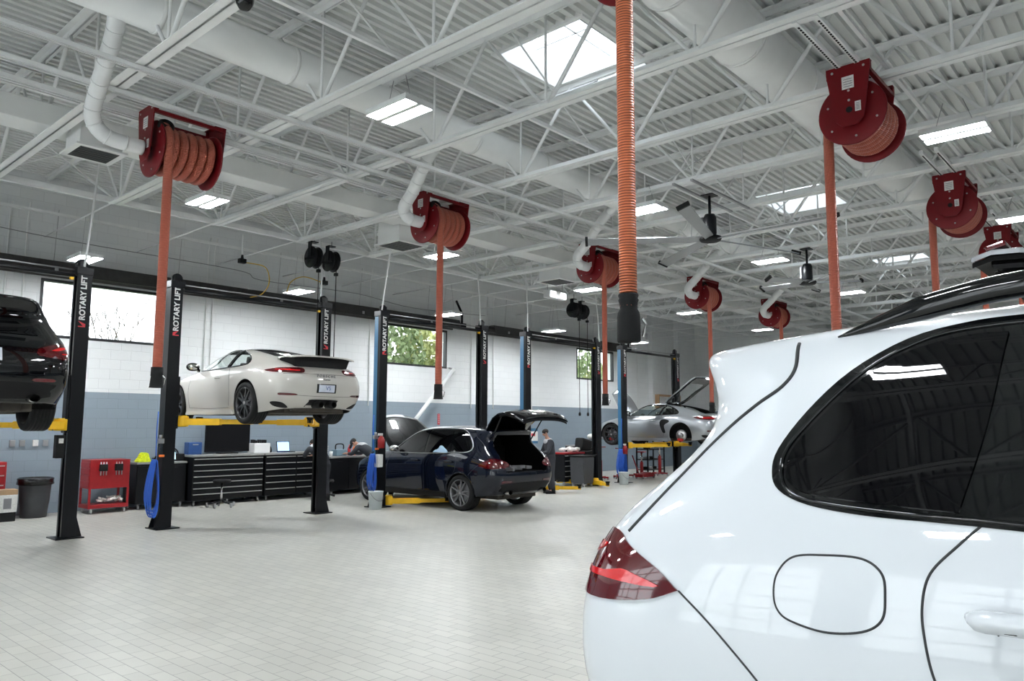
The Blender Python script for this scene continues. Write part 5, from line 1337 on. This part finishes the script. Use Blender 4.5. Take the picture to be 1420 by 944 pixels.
MB().lathe([(0, .50), (.17, .50), (.18, .53), (.17, .56), (0, .565)], 24).build('seat', M['blackm'], t); MB().tube([(0, 0, .1), (0, 0, .5)], .022, 10).build('gas_post', M['chrome'], t)
for k in range(5):
    a = k*2*PI/5; MB().tube([(0, 0, .13), (.27*math.cos(a), .27*math.sin(a), .07)], .016, 6).build('base_leg', M['black'], t)
casters(t, [(.27*math.cos(k*2*PI/5), .27*math.sin(k*2*PI/5)) for k in range(5)], .028)
t = thing('shop_stool', (10.35, 14.9, 0), 'low black stool beside the column under the chalk-grey car', 'stool')
MB().lathe([(0, .38), (.18, .38), (.19, .41), (.17, .44), (0, .445)], 24).build('seat', M['blackm'], t); MB().tube([(0, 0, .1), (0, 0, .38)], .022, 10).build('gas_post', M['black'], t)
for k in range(5):
    a = k*2*PI/5; MB().tube([(0, 0, .13), (.25*math.cos(a), .25*math.sin(a), .07)], .016, 6).build('base_leg', M['black'], t)
# on the second bench
t = thing('tool_case', (11.42, 15.9, .92), 'pale blue-grey bench tool beside the bending technician', 'bench tool')
MB().bx(-.17, .17, -.12, .12, 0, .16, bev=.03).build('tool_body', mat('pale_blue_plastic', (.16, .24, .29), .4), t); MB().tube(smooth_path([(-.12, 0, .15), (-.1, 0, .28), (.1, 0, .28), (.12, 0, .15)], 5), .015, 6).build('tool_handle', M['blackm'], t)
o = MB().lathe([(0, 0), (.035, 0), (.045, .12), (.04, .12), (.03, .01), (0, .01)], 16).build('paper_cup', M['white']); o.location = (11.10, 15.8, .92); tag(o, 'white cup on the bench left of the pale blue tool', 'cup')
o = MB(); 
for k in range(5): o.bx(-.1, .12, -.1, .1, .02+k*.05, .05+k*.05, bev=.004)
o.bx(-.1, -.085, -.1, .1, 0, .28); o = o.build('tray_rack', M['alu']); o.location = (10.98, 16.0, .92); tag(o, 'small wire tray rack at the bench end next to the column', 'rack')
for k, (x, c) in enumerate(((11.75, 'redvinyl'), (11.9, 'orange'), (12.1, 'redvinyl'))):
    o = MB().lathe([(0, 0), (.04, 0), (.042, .15), (.03, .2), (.012, .22), (.012, .27), (0, .27)], 14).build('spray_bottle', M[c]); o.location = (x, 15.95, .92); tag(o, ['red spray bottle on the bench behind the technician', 'orange spray bottle between two red ones on the bench', 'red spray bottle at the right end of the bench'][k], 'bottle')

# hoses hanging on the columns
def hung_hose(x, y, z, n, h, w, lab, drop=True):
    t = thing('coiled_air_hose', (x, y, 0), lab, 'air hose')
    m = MB(); m.tube([(0, .06, z+.02), (0, -.04, z+.02), (0, -.06, z+.06)], .012, 6); m.build('hook', M['black'], t)
    m = MB()
    for k in range(n):
        o_ = (k-(n-1)/2)*.018; hh = h*(1-.05*(k % 3)); ww = w*(.55+.45*k/n)
        pts = [(ww*math.sin(a)*(.35+.65*(1-math.cos(a))/2), -.03+o_, z-hh/2+hh/2*math.cos(a)) for a in [j*PI/12 for j in range(24)]]
        m.tube(pts, .009, 6, closed=True)
    m.build('hose_coil', M['blue'], t)
    if drop: MB().tube([(.02, -.02, z), (.02, .0, z+.5), (.03, .0, 1.9)], .009, 6).build('feed_hose', M['blue'], t)
    return t
hung_hose(5.42, 12.58, 1.12, 9, .92, .15, 'blue air hose coil hanging left of the chalk-grey car\'s column')
hung_hose(9.84, 12.58, 1.10, 8, .75, .13, 'blue air hose coil above the pale bucket')
hung_hose(19.05, 12.55, 1.0, 12, .85, .24, 'blue air hose coil on the far lift beside red jacks')
def regulator(x, y, z, lab):
    t = thing('air_regulator', (x, y, z), lab, 'regulator')
    m = MB(); m.lathe([(0, -.10), (.03, -.10), (.04, -.06), (.04, .03), (.03, .06), (0, .07)], 14); m.build('filter_bowl', M['clearplastic'], t)
    m = MB(); m.bx(-.05, .05, -.035, .035, .06, .14, bev=.01); m.lathe([(0, .14), (.025, .14), (.025, .2), (0, .2)], 12); m.build('regulator_body', M['alu'], t)
    m = MB(); m.bx(-.03, .06, -.045, -.02, -.16, -.12, bev=.01); m.build('coupler', M['orange'], t)
regulator(5.50, 12.56, 1.32, 'small air regulator on the column above the left blue hose')
regulator(9.90, 12.55, 1.34, 'small air regulator on the column beside the dark blue SUV')
# switch box on column A, red sprayers on C and E columns
def sprayer(x, y, z, lab):
    t = thing('red_sprayer', (x, y, z), lab, 'sprayer')
    MB().lathe([(0, 0), (.07, 0), (.075, .16), (.05, .22), (.02, .25), (0, .25)], 16).build('bottle', M['toolred'], t)
    m = MB(); m.bx(-.08, .03, -.02, .02, .25, .30, bev=.008); m.build('trigger', M['label'], t)
    m = MB(); m.bx(-.02, .09, .0, .03, .02, .05); m.build('hanger', M['black'], t)
sprayer(9.93, 12.40, 1.22, 'red spray bottle hung on the column left of the dark blue SUV')
sprayer(19.05, 12.42, .86, 'red spray bottle hung above the far blue hose')
t = thing('power_unit', (9.93, 12.47, .95), 'small grey power unit box on the column above the blue hose', 'power unit'); MB().bx(-.06, .07, -.06, .06, -.12, .14, bev=.015).build('unit_body', M['label'], t)
t = thing('switch_box', (4.02, 12.50, 1.36), 'black switch box on the column beside the raised black SUV', 'switch box'); MB().bx(-.09, .03, -.06, .06, -.17, .17, bev=.01).build('box_body', M['blackm'], t); MB().bx(-.06, 0, -.075, -.06, .05, .12).build('switch_button', M['label'], t)
def bucket(x, y, lab):
    t = thing('bucket', (x, y, 0), lab, 'bucket')
    MB().lathe([(0, 0), (.125, 0), (.15, .34), (.156, .345), (.156, .36), (.145, .36), (.12, .01), (0, .012)], 26).build('bucket_body', mat('pale_bucket', (.50, .55, .56), .4), t)
    MB().tube([(.15*math.cos(a), -.13*math.sin(a)-.02, .33-.16*math.sin(a)) for a in [k*PI/10 for k in range(11)]], .005, 6).build('bail_handle', M['greyhood'], t)
bucket(9.78, 12.35, 'pale grey bucket under the blue hose left of the dark blue SUV')
bucket(18.7, 12.25, 'pale bucket under the far blue hose coil')

# nozzle boom on the wall: white diagonal arm with a nozzle head
t = thing('extraction_arm', (0, 0, 0), 'white diagonal pipe leaning on the wall behind the dark blue SUV', 'pipe')
MB().tube([(15.55, 16.1, 3.33), (14.6, 15.9, 2.55), (13.5, 15.7, 1.6)], .055, 14).build('arm_pipe', M['pipe'], t)
MB().tube([(15.6, 16.34, 3.38), (15.55, 16.1, 3.33)], .03, 8).build('wall_bracket', M['alu'], t)
# vertical red sign
o = MB().bx(-.045, .045, -.008, 0, -.16, .16).build('extinguisher_sign', M['redvinyl']); o.location = (15.2, Y1-.002, 1.86); tag(o, 'small vertical red sign on the wall above the dark blue SUV', 'sign')
ls = []
for k in range(5): MB().bx(-.02, .02, -.0095, -.008, .11-k*.055, .135-k*.055).build('sign_print', M['label'], o)
o = MB().bx(-.24, .24, -.01, 0, -.26, .24).build('wall_poster', M['paper']); o.location = (19.5, Y1-.002, 1.35); tag(o, 'white poster with blue bands on the wall left of the standing technician', 'poster')
for z0, z1, c in ((.14, .24, 'bluepaint'), (-.26, -.18, 'bluepaint'), (-.02, .07, 'redvinyl')): MB().bx(-.24 if c != 'redvinyl' else -.1, .24 if c != 'redvinyl' else .1, -.0115, -.01, z0, z1).build('poster_print', M[c], o)

# carts on the right of the blue SUV
t = cabinet('tool_cart', 17.05, 18.0, 13.15, 13.65, .92, 'black drawer cart with red top behind the raised tailgate', rows=5, top=False)
MB().bx(-.49, .49, -.27, .27, .88, .925, bev=.008).build('cart_top', M['toolred'], t)
pp = MB()
for k in range(9): [pp.box((random.uniform(-.3, .3), random.uniform(-.15, .15), .05+random.uniform(0, .06)), (random.uniform(.1, .25), random.uniform(.08, .16), random.uniform(.03, .07)), rot=(random.uniform(-.35, .35), random.uniform(-.35, .35), random.uniform(0, 3)), bev=.018) for _ in range(2)]
o = pp.build('rag_pile', M['paper']); o.location = (17.65, 13.4, .93); tag(o, 'pale crumpled rags on top of the red-topped cart', 'rags', kind='stuff')
t = thing('waste_bin', (17.35, 12.75, 0), 'dark grey wheeled bin in front of the red-topped cart', 'bin')
m = MB(); m.prism([(-.22, .08), (.22, .08), (.27, .82), (-.27, .82)], 'y', -.24, .24, bev=.02); m.build('bin_body', M['binbk'], t); MB().bx(-.29, .29, -.26, .26, .82, .86, bev=.012).build('bin_lid', M['blackm'], t); casters(t, [(-.18, -.18), (.18, -.18), (-.18, .18), (.18, .18)], .04)
t = thing('tyre_stack', (18.55, 13.5, 0), 'black seat-like machine with a round pale head beside the empty lift column', 'machine')
m = MB(); m.bx(-.4, .4, -.3, .3, .0, .95, bev=.05); m.build('machine_body', M['blackm'], t); m = MB(); m.box((-.1, 0, 1.12), (.5, .3, .35), rot=(0, .2, 0), bev=.06); m.build('machine_hood', M['blackm'], t)
MB().sphere((.15, -.1, 1.36), .11, 16, (1.2, 1, .8)).build('round_head', M['label'], t)

# red jacks and stands under the silver coupe
def jack(x, y, lab, h=1.0, rz=0):
    t = thing('transmission_jack', (x, y, 0), lab, 'jack', rz=rz)
    m = MB(); m.bx(-.28, .28, -.03, .03, .05, .10, bev=.01); m.bx(-.03, .03, -.28, .28, .05, .10, bev=.01); m.build('jack_base', M['toolred'], t)
    MB().tube([(0, 0, .08), (0, 0, h*.6)], .055, 14).build('jack_cylinder', M['toolred'], t); MB().tube([(0, 0, h*.6), (0, 0, h)], .03, 12).build('jack_ram', M['chrome'], t)
    MB().bx(-.14, .14, -.12, .12, h, h+.03, bev=.008).build('jack_saddle', M['toolred'], t)
    casters(t, [(-.26, 0), (.26, 0), (0, -.26), (0, .26)], .03)
jack(20.6, 13.6, 'red upright jack nearest the blue hose under the silver coupe', .95)
jack(21.3, 13.9, 'red upright jack, middle one under the silver coupe', .9, .5)
jack(22.0, 13.7, 'red upright jack, rightmost under the silver coupe', .8, .3)
jack(23.0, 13.6, 'red upright jack standing by the black parts shelf', 1.1, .2)
jack(19.9, 13.9, 'tall red upright jack right behind the blue-striped column', 1.0, .1)
t = thing('floor_jack', (21.4, 13.2, 0), 'low red floor jack on the floor between the upright jacks', 'jack')
m = MB(); m.prism([(-.4, .05), (.4, .05), (.4, .12), (.1, .2), (-.4, .14)], 'y', -.14, .14, bev=.015); m.build('jack_frame', M['toolred'], t); MB().tube([(-.35, 0, .12), (-.75, 0, .75)], .018, 8).build('jack_handle', M['toolred'], t)
casters(t, [(-.33, -.12), (-.33, .12), (.33, -.12), (.33, .12)], .04)
def rack(x, y, lab):
    t = thing('parts_shelf', (x, y, 0), lab, 'shelf')
    for sx in (-.55, .55):
        for sy in (-.22, .22): MB().bx(sx-.02, sx+.02, sy-.02, sy+.02, 0, 1.3).build('shelf_post', M['black'], t)
    for z in (.15, .5, .85, 1.2): MB().bx(-.57, .57, -.24, .24, z, z+.03).build('shelf_board', M['dark'], t)
    return t
rack(23.4, 14.2, 'black parts shelf behind the far lift under the silver coupe')
for k in range(7):
    z = (.18, .53, .88)[k % 3]; x = 23.05+.26*(k//3)+.05*(k % 3)
    o = MB().lathe([(.05, 0), (.11, 0), (.12, .02), (.12, .07), (.11, .09), (.05, .09), (.05, 0)], 18).build('brake_rotor', M['alu'] if k % 2 else M['blackm']); o.location = (x, 14.2, z)
    tag(o, 'round %s part on the %s board of the black parts shelf' % ('bright metal' if k % 2 else 'black', ('lowest', 'middle', 'third')[k % 3]), 'car part', 'round parts on the black shelf')
# framed board leaning in the far corner
t = thing('wooden_trim_frame', (27.9, 16.1, 2.9), 'dark shelf frame on the far wall corner above the silver coupe', 'shelf')
m = MB(); m.bx(-.9, .9, -.15, .2, 0, .06); m.bx(-.9, -.84, -.15, .2, -.5, 0); m.bx(.84, .9, -.15, .2, -.5, 0); m.build('shelf_frame', M['card'], t)

# ------------------------------------------------------------------ people
def skin_mesh(J, E, name, m, parent, sub=2):
    me = bpy.data.meshes.new(name); vs = [j[0] for j in J]; me.from_pydata([Vector(v) for v in vs], E, [])
    o = bpy.data.objects.new(name, me); C.objects.link(o)
    o.modifiers.new('sk', 'SKIN')
    if not me.skin_vertices: pass
    lay = me.skin_vertices[0].data if me.skin_vertices else None
    if lay is None:
        bm = bmesh.new(); bm.from_mesh(me); bm.verts.layers.skin.verify(); bm.to_mesh(me); bm.free(); lay = me.skin_vertices[0].data
    for k, j in enumerate(J): 
        r_ = j[1]; lay[k].radius = r_ if isinstance(r_, tuple) else (r_, r_)
    lay[0].use_root = True
    s = o.modifiers.new('ss', 'SUBSURF'); s.levels = sub; s.render_levels = sub
    dg = bpy.context.evaluated_depsgraph_get(); dg.update()
    out = bpy.data.meshes.new_from_object(o.evaluated_get(dg)); bpy.data.objects.remove(o); out.name = name
    out.materials.clear(); out.materials.append(m)
    for p in out.polygons: p.use_smooth = True
    r = bpy.data.objects.new(name, out); C.objects.link(r); r.parent = parent
    return r
def person(loc, rz, lab, P, cap=False, group=None):
    """P: joint dict in local metres, facing local -y"""
    t = thing('person', loc, lab, 'person', group, rz=rz)
    V = {k: Vector(v) for k, v in P.items()}
    J = []; E = []; ix = {}
    def add(n, p, r, par=None):
        ix[n] = len(J); J.append((p, r))
        if par: E.append((ix[par], ix[n]))
    add('pel', V['pel'], (.10, .08)); add('waist', V['pel'].lerp(V['chest'], .45), (.10, .08), 'pel'); add('chest', V['chest'], (.15, .10), 'waist'); add('neck0', V['neck'], (.050, .050), 'chest'); add('head0', V['neck'].lerp(V['head'], .5), (.043, .045), 'neck0')
    add('skull', V['head'], (.078, .086), 'head0'); ff = Vector(P['face']).normalized(); uu = (V['head']-V['neck']).normalized(); ff = (ff-uu*ff.dot(uu)).normalized(); add('chin', V['head']+ff*.042-uu*.062, (.030, .026), 'skull'); add('crown', V['head']+(V['head']-V['neck']).normalized()*.07, (.06, .07), 'skull')
    for s in 'LR':
        add('sh'+s, V['sh'+s], .055, 'chest'); add('el'+s, V['el'+s], .042, 'sh'+s); add('wr'+s, V['wr'+s], .028, 'el'+s)
        d = (V['wr'+s]-V['el'+s]).normalized(); side = d.cross(Vector((0, 0, 1))).normalized() if abs(d.z) < .95 else Vector((1, 0, 0))
        add('palm'+s, V['wr'+s]+d*.06, (.036, .02), 'wr'+s)
        nrm = side.cross(d)
        for f in range(4):
            b_ = V['wr'+s]+d*.09+side*(-.027+.018*f); L = (.065, .075, .07, .055)[f]
            add('f%d%s' % (f, s), b_+d*L*.5-nrm*.006, .009, 'palm'+s); add('g%d%s' % (f, s), b_+d*L*.85-nrm*.03, .007, 'f%d%s' % (f, s))
        add('th'+s, V['wr'+s]+d*.05-side*.05, .011, 'palm'+s); add('ti'+s, V['wr'+s]+d*.085-side*.06, .008, 'th'+s)
        add('hip'+s, V['hip'+s], .07, 'pel'); add('kn'+s, V['kn'+s], .058, 'hip'+s); add('an'+s, V['an'+s], .038, 'kn'+s); add('toe'+s, V['an'+s]+Vector((0, -.14, -.05)), .032, 'an'+s)
    body = skin_mesh(J, E, 'body', M['skin'], t)
    # clothing, cut slightly fuller than the body
    J = []; E = []; ix = {}
    add('w', V['pel'].lerp(V['chest'], -.30), (.15, .14)); add('c0', V['pel'].lerp(V['chest'], .6), (.155, .13), 'w'); add('c', V['chest'], (.175, .135), 'c0'); add('n', V['chest'].lerp(V['neck'], .75), (.085, .08), 'c')
    for s in 'LR': add('sh'+s, V['sh'+s], .075, 'c'); add('m'+s, V['sh'+s].lerp(V['el'+s], .5), .062, 'sh'+s); add('e'+s, V['el'+s], .055, 'm'+s); add('x'+s, V['el'+s].lerp(V['wr'+s], .75), .042, 'e'+s)
    sh = skin_mesh(J, E, 'work_shirt', M['clothdark'], t)
    J = []; E = []; ix = {}
    ct = V['chest'].lerp(V['neck'], .35)
    add('a0', V['chest'], (.182, .142)); add('a', ct, (.17, .135), 'a0'); add('b', V['chest'].lerp(V['neck'], .8), (.10, .095), 'a')
    for s in 'LR': add('s'+s, V['sh'+s]+Vector((0, 0, .012)), .078, 'a')
    skin_mesh(J, E, 'shirt_yoke', M['clothgrey'], sh)
    J = []; E = []; ix = {}
    add('p', V['pel'], (.135, .13)); add('u', V['pel'].lerp(V['chest'], .42), (.13, .12), 'p')
    for s in 'LR': add('h'+s, V['hip'+s]+Vector((0, 0, -.06)), .10, 'p'); add('k'+s, V['kn'+s], .078, 'h'+s); add('a'+s, V['an'+s]+Vector((0, 0, -.02)), .066, 'k'+s)
    skin_mesh(J, E, 'trousers', M['clothdark'], t)
    for s in 'LR':
        a = V['an'+s]; m = MB(); m.sphere((a.x, a.y-.07, .045), 1., 14, (.05, .14, .045)); m.bx(a.x-.045, a.x+.045, a.y-.19, a.y+.06, 0, .02, bev=.008); m.tube([(a.x, a.y, .02), (a.x, a.y, .16)], .058, 14); m.build('boot', M['blackm'], t)
    # head details oriented with the face direction
    up_ = (V['head']-V['neck']).normalized(); fc = Vector(P['face']).normalized(); fc = (fc-up_*fc.dot(up_)).normalized(); sd = fc.cross(up_)
    mx = Matrix.Translation(V['head']) @ Matrix((sd, -fc, up_)).transposed().to_4x4()
    def hs(c, r, sc, name, mm, par=body):
        q = MB().sphere((0, 0, 0), r, 14, sc); bmesh.ops.transform(q.bm, matrix=mx @ Matrix.Translation(c), verts=q.bm.verts[:]); return q.build(name, mm, par)
    hs((0, -.072, -.014), .013, (.8, 1.1, 1.3), 'nose', M['skin'])
    for s_ in (-1, 1): hs((s_*.027, -.062, .018), .011, (1.2, .6, .7), 'eye', M['clothgrey']); hs((s_*.066, .005, .0), .02, (.5, .9, 1.4), 'ear', M['skin'])
    hs((0, -.064, -.044), .016, (1.3, .4, .35), 'mouth', mat('lip', (.35, .12, .10), .5))
    hair = hs((0, .014, .036), .085, (.92, 1.02, .80), 'hair', M['hair'])
    if cap:
        hs((0, .004, .052), .092, (.95, 1.05, .66), 'cap', M['clothdark'], t)
        q = MB().prism([(-.06, -.08), (.06, -.08), (.05, -.17), (0, -.19), (-.05, -.17)], 'z', .05, .06); bmesh.ops.transform(q.bm, matrix=mx, verts=q.bm.verts[:]); q.build('cap_peak', M['clothdark'], t)
    return t
STAND = dict(pel=(0, 0, .93), chest=(0, -.05, 1.22), neck=(0, -.10, 1.37), head=(0, -.15, 1.50), face=(0, -1, -.35), shL=(-.19, -.06, 1.28), shR=(.19, -.06, 1.28), elL=(-.25, -.16, 1.02), elR=(.25, -.16, 1.02),
             wrL=(-.14, -.38, 1.0), wrR=(.14, -.38, 1.0), hipL=(-.09, 0, .88), hipR=(.09, 0, .88), knL=(-.10, -.03, .48), knR=(.10, -.02, .48), anL=(-.11, .02, .09), anR=(.11, .02, .09))
BEND = dict(pel=(0, 0, .93), chest=(0, -.28, 1.12), neck=(0, -.44, 1.20), head=(0, -.56, 1.25), face=(0, -1, -.8), shL=(-.19, -.36, 1.15), shR=(.19, -.36, 1.15), elL=(-.24, -.48, .98), elR=(.24, -.48, .98),
            wrL=(-.12, -.70, .985), wrR=(.12, -.70, .985), hipL=(-.09, .02, .88), hipR=(.09, .02, .88), knL=(-.10, -.05, .47), knR=(.10, -.02, .48), anL=(-.11, .04, .09), anR=(.11, .04, .09))
person((11.80, 14.98, 0), R(205), 'person in cap and grey-shouldered dark work shirt bending over the bench', BEND, cap=True)
person((15.02, 12.0, 0), R(235), 'dark-haired person in grey-shouldered work shirt standing behind the dark blue SUV', STAND)
person((10.02, 14.55, 0), R(170), 'person in dark clothes bending at the cabinet, mostly hidden by the column', BEND)

# ------------------------------------------------------------------ outside
struct(MB().bx(-30, 60, 16.7, 60, -.25, -.15).build('ground', M['grass']))
def leaf_cloud(name, c, rad, n, sz, m_, par, seed):
    rn = random.Random(seed); bm = bmesh.new()
    for k in range(n):
        while True:
            p = Vector((rn.uniform(-1, 1), rn.uniform(-1, 1), rn.uniform(-1, 1)))
            if .35 < p.length < 1 and math.sin(p.x*7+seed)*math.sin(p.z*6)*math.sin(p.y*5) > -.35: break
        p = Vector((p.x*rad[0], p.y*rad[1], p.z*rad[2]))+Vector(c); e = Euler((rn.uniform(0, 6), rn.uniform(0, 6), rn.uniform(0, 6))).to_matrix()
        s = sz*rn.uniform(.6, 1.4)
        bm.faces.new([bm.verts.new(p+e @ Vector(q)*s) for q in ((-.5, 0, 0), (0, -.3, 0), (.5, 0, 0), (0, .3, 0))])
    me = bpy.data.meshes.new(name); bm.to_mesh(me); bm.free(); me.materials.append(m_)
    o = bpy.data.objects.new(name, me); C.objects.link(o); o.parent = par; return o
def leafy(x, y, z, r, lab, m_, seed, n=1300):
    t = thing('tree', (x, y, -.15), lab, 'tree')
    MB().tube(smooth_path([(0, 0, 0), (.1, 0, z*.5), (0, 0, z)], 4), [.16, .15, .14, .13, .12, .11, .10, .09, .06], 10).build('trunk', M['bark'], t)
    leaf_cloud('foliage', (0, 0, z), r, n, .28, m_, t, seed)
leafy(20.6, 25, 4.6, (1.5, 1.2, 2.3), 'green leafy tree seen at the left of the middle window', M['leaf'], 3)
leafy(23.2, 26, 4.4, (1.7, 1.3, 2.4), 'yellow-green leafy tree seen through the middle window', M['leafy'], 4, 1700)
leafy(27.5, 30, 4.2, (1.6, 1.4, 2.0), 'dark green tree farther behind the middle window', M['leaf'], 5)
leafy(33.6, 25, 4.0, (2.1, 1.4, 2.3), 'dark green tree behind the far window', M['leaf'], 6)
leafy(37.8, 27, 4.1, (1.9, 1.6, 1.7), 'yellow-green tree at the right of the far window', M['leafy'], 8)
def bare(x, y, h, seed, lab):
    rn = random.Random(seed); t = thing('bare_tree', (x, y, -.15), lab, 'tree', 'bare trees outside the left window'); m = MB()
    def br(p, d, L, r, k):
        q = p+d*L; m.tube([p, p.lerp(q, .5)+Vector((rn.uniform(-1, 1), 0, rn.uniform(-1, 1)))*L*.05, q], [r*.8, r*.68, r*.56], 5, caps=False)
        if k == 0: return
        for _ in range(rn.choice((2, 3))):
            nd = (d+Vector((rn.uniform(-.7, .7), rn.uniform(-.5, .5), rn.uniform(-.1, .5)))).normalized(); br(q, nd, L*rn.uniform(.6, .8), r*.62, k-1)
    br(Vector((0, 0, 0)), Vector((0, 0, 1)), h*.42, .09, 5); m.build('branches', M['bark'], t)
bare(10.3, 25, 4.6, 2, 'bare winter tree seen at the right of the left window')
bare(11.0, 24, 4.4, 5, 'second bare tree partly hidden by the hanging hose')
bare(9.2, 28, 4.3, 9, 'small bare tree low in the middle of the left window')

# ------------------------------------------------------------------ low scissor lifts carrying the right-row SUVs
def scissor(x, y, h, lab):
    t = thing('scissor_lift', (x, y, 0), lab, 'lift', 'low scissor lifts under the right-row SUVs')
    for sx in (-.72, .72):
        MB().bx(sx-.18, sx+.18, -.85, .85, 0, .06, bev=.01).build('lift_base', M['black'], t)
        p = MB().bx(sx-.18, sx+.18, -.85, .85, h-.09, h-.03, bev=.01).build('lift_platform', M['yellow'], t)
        for sy in (-.7, .7): MB().bx(sx-.06, sx+.06, sy-.08, sy+.08, h-.03, h+.005, bev=.005).build('rubber_pad', M['rubber'], p)
        a = max(.02, h-.18)
        for s_ in (-1, 1): MB().tube([(sx+s_*.05, -.65*s_, .08), (sx+s_*.05, .65*s_, .08+a)], .025, 8).build('scissor_arm', M['black'], t)
scissor(WX, WY-2.44, .30+.225, 'low scissor lift carrying the white SUV')
scissor(7.25, .66-2.44, .98+.225, 'scissor lift carrying the light SUV with the raised tailgate')
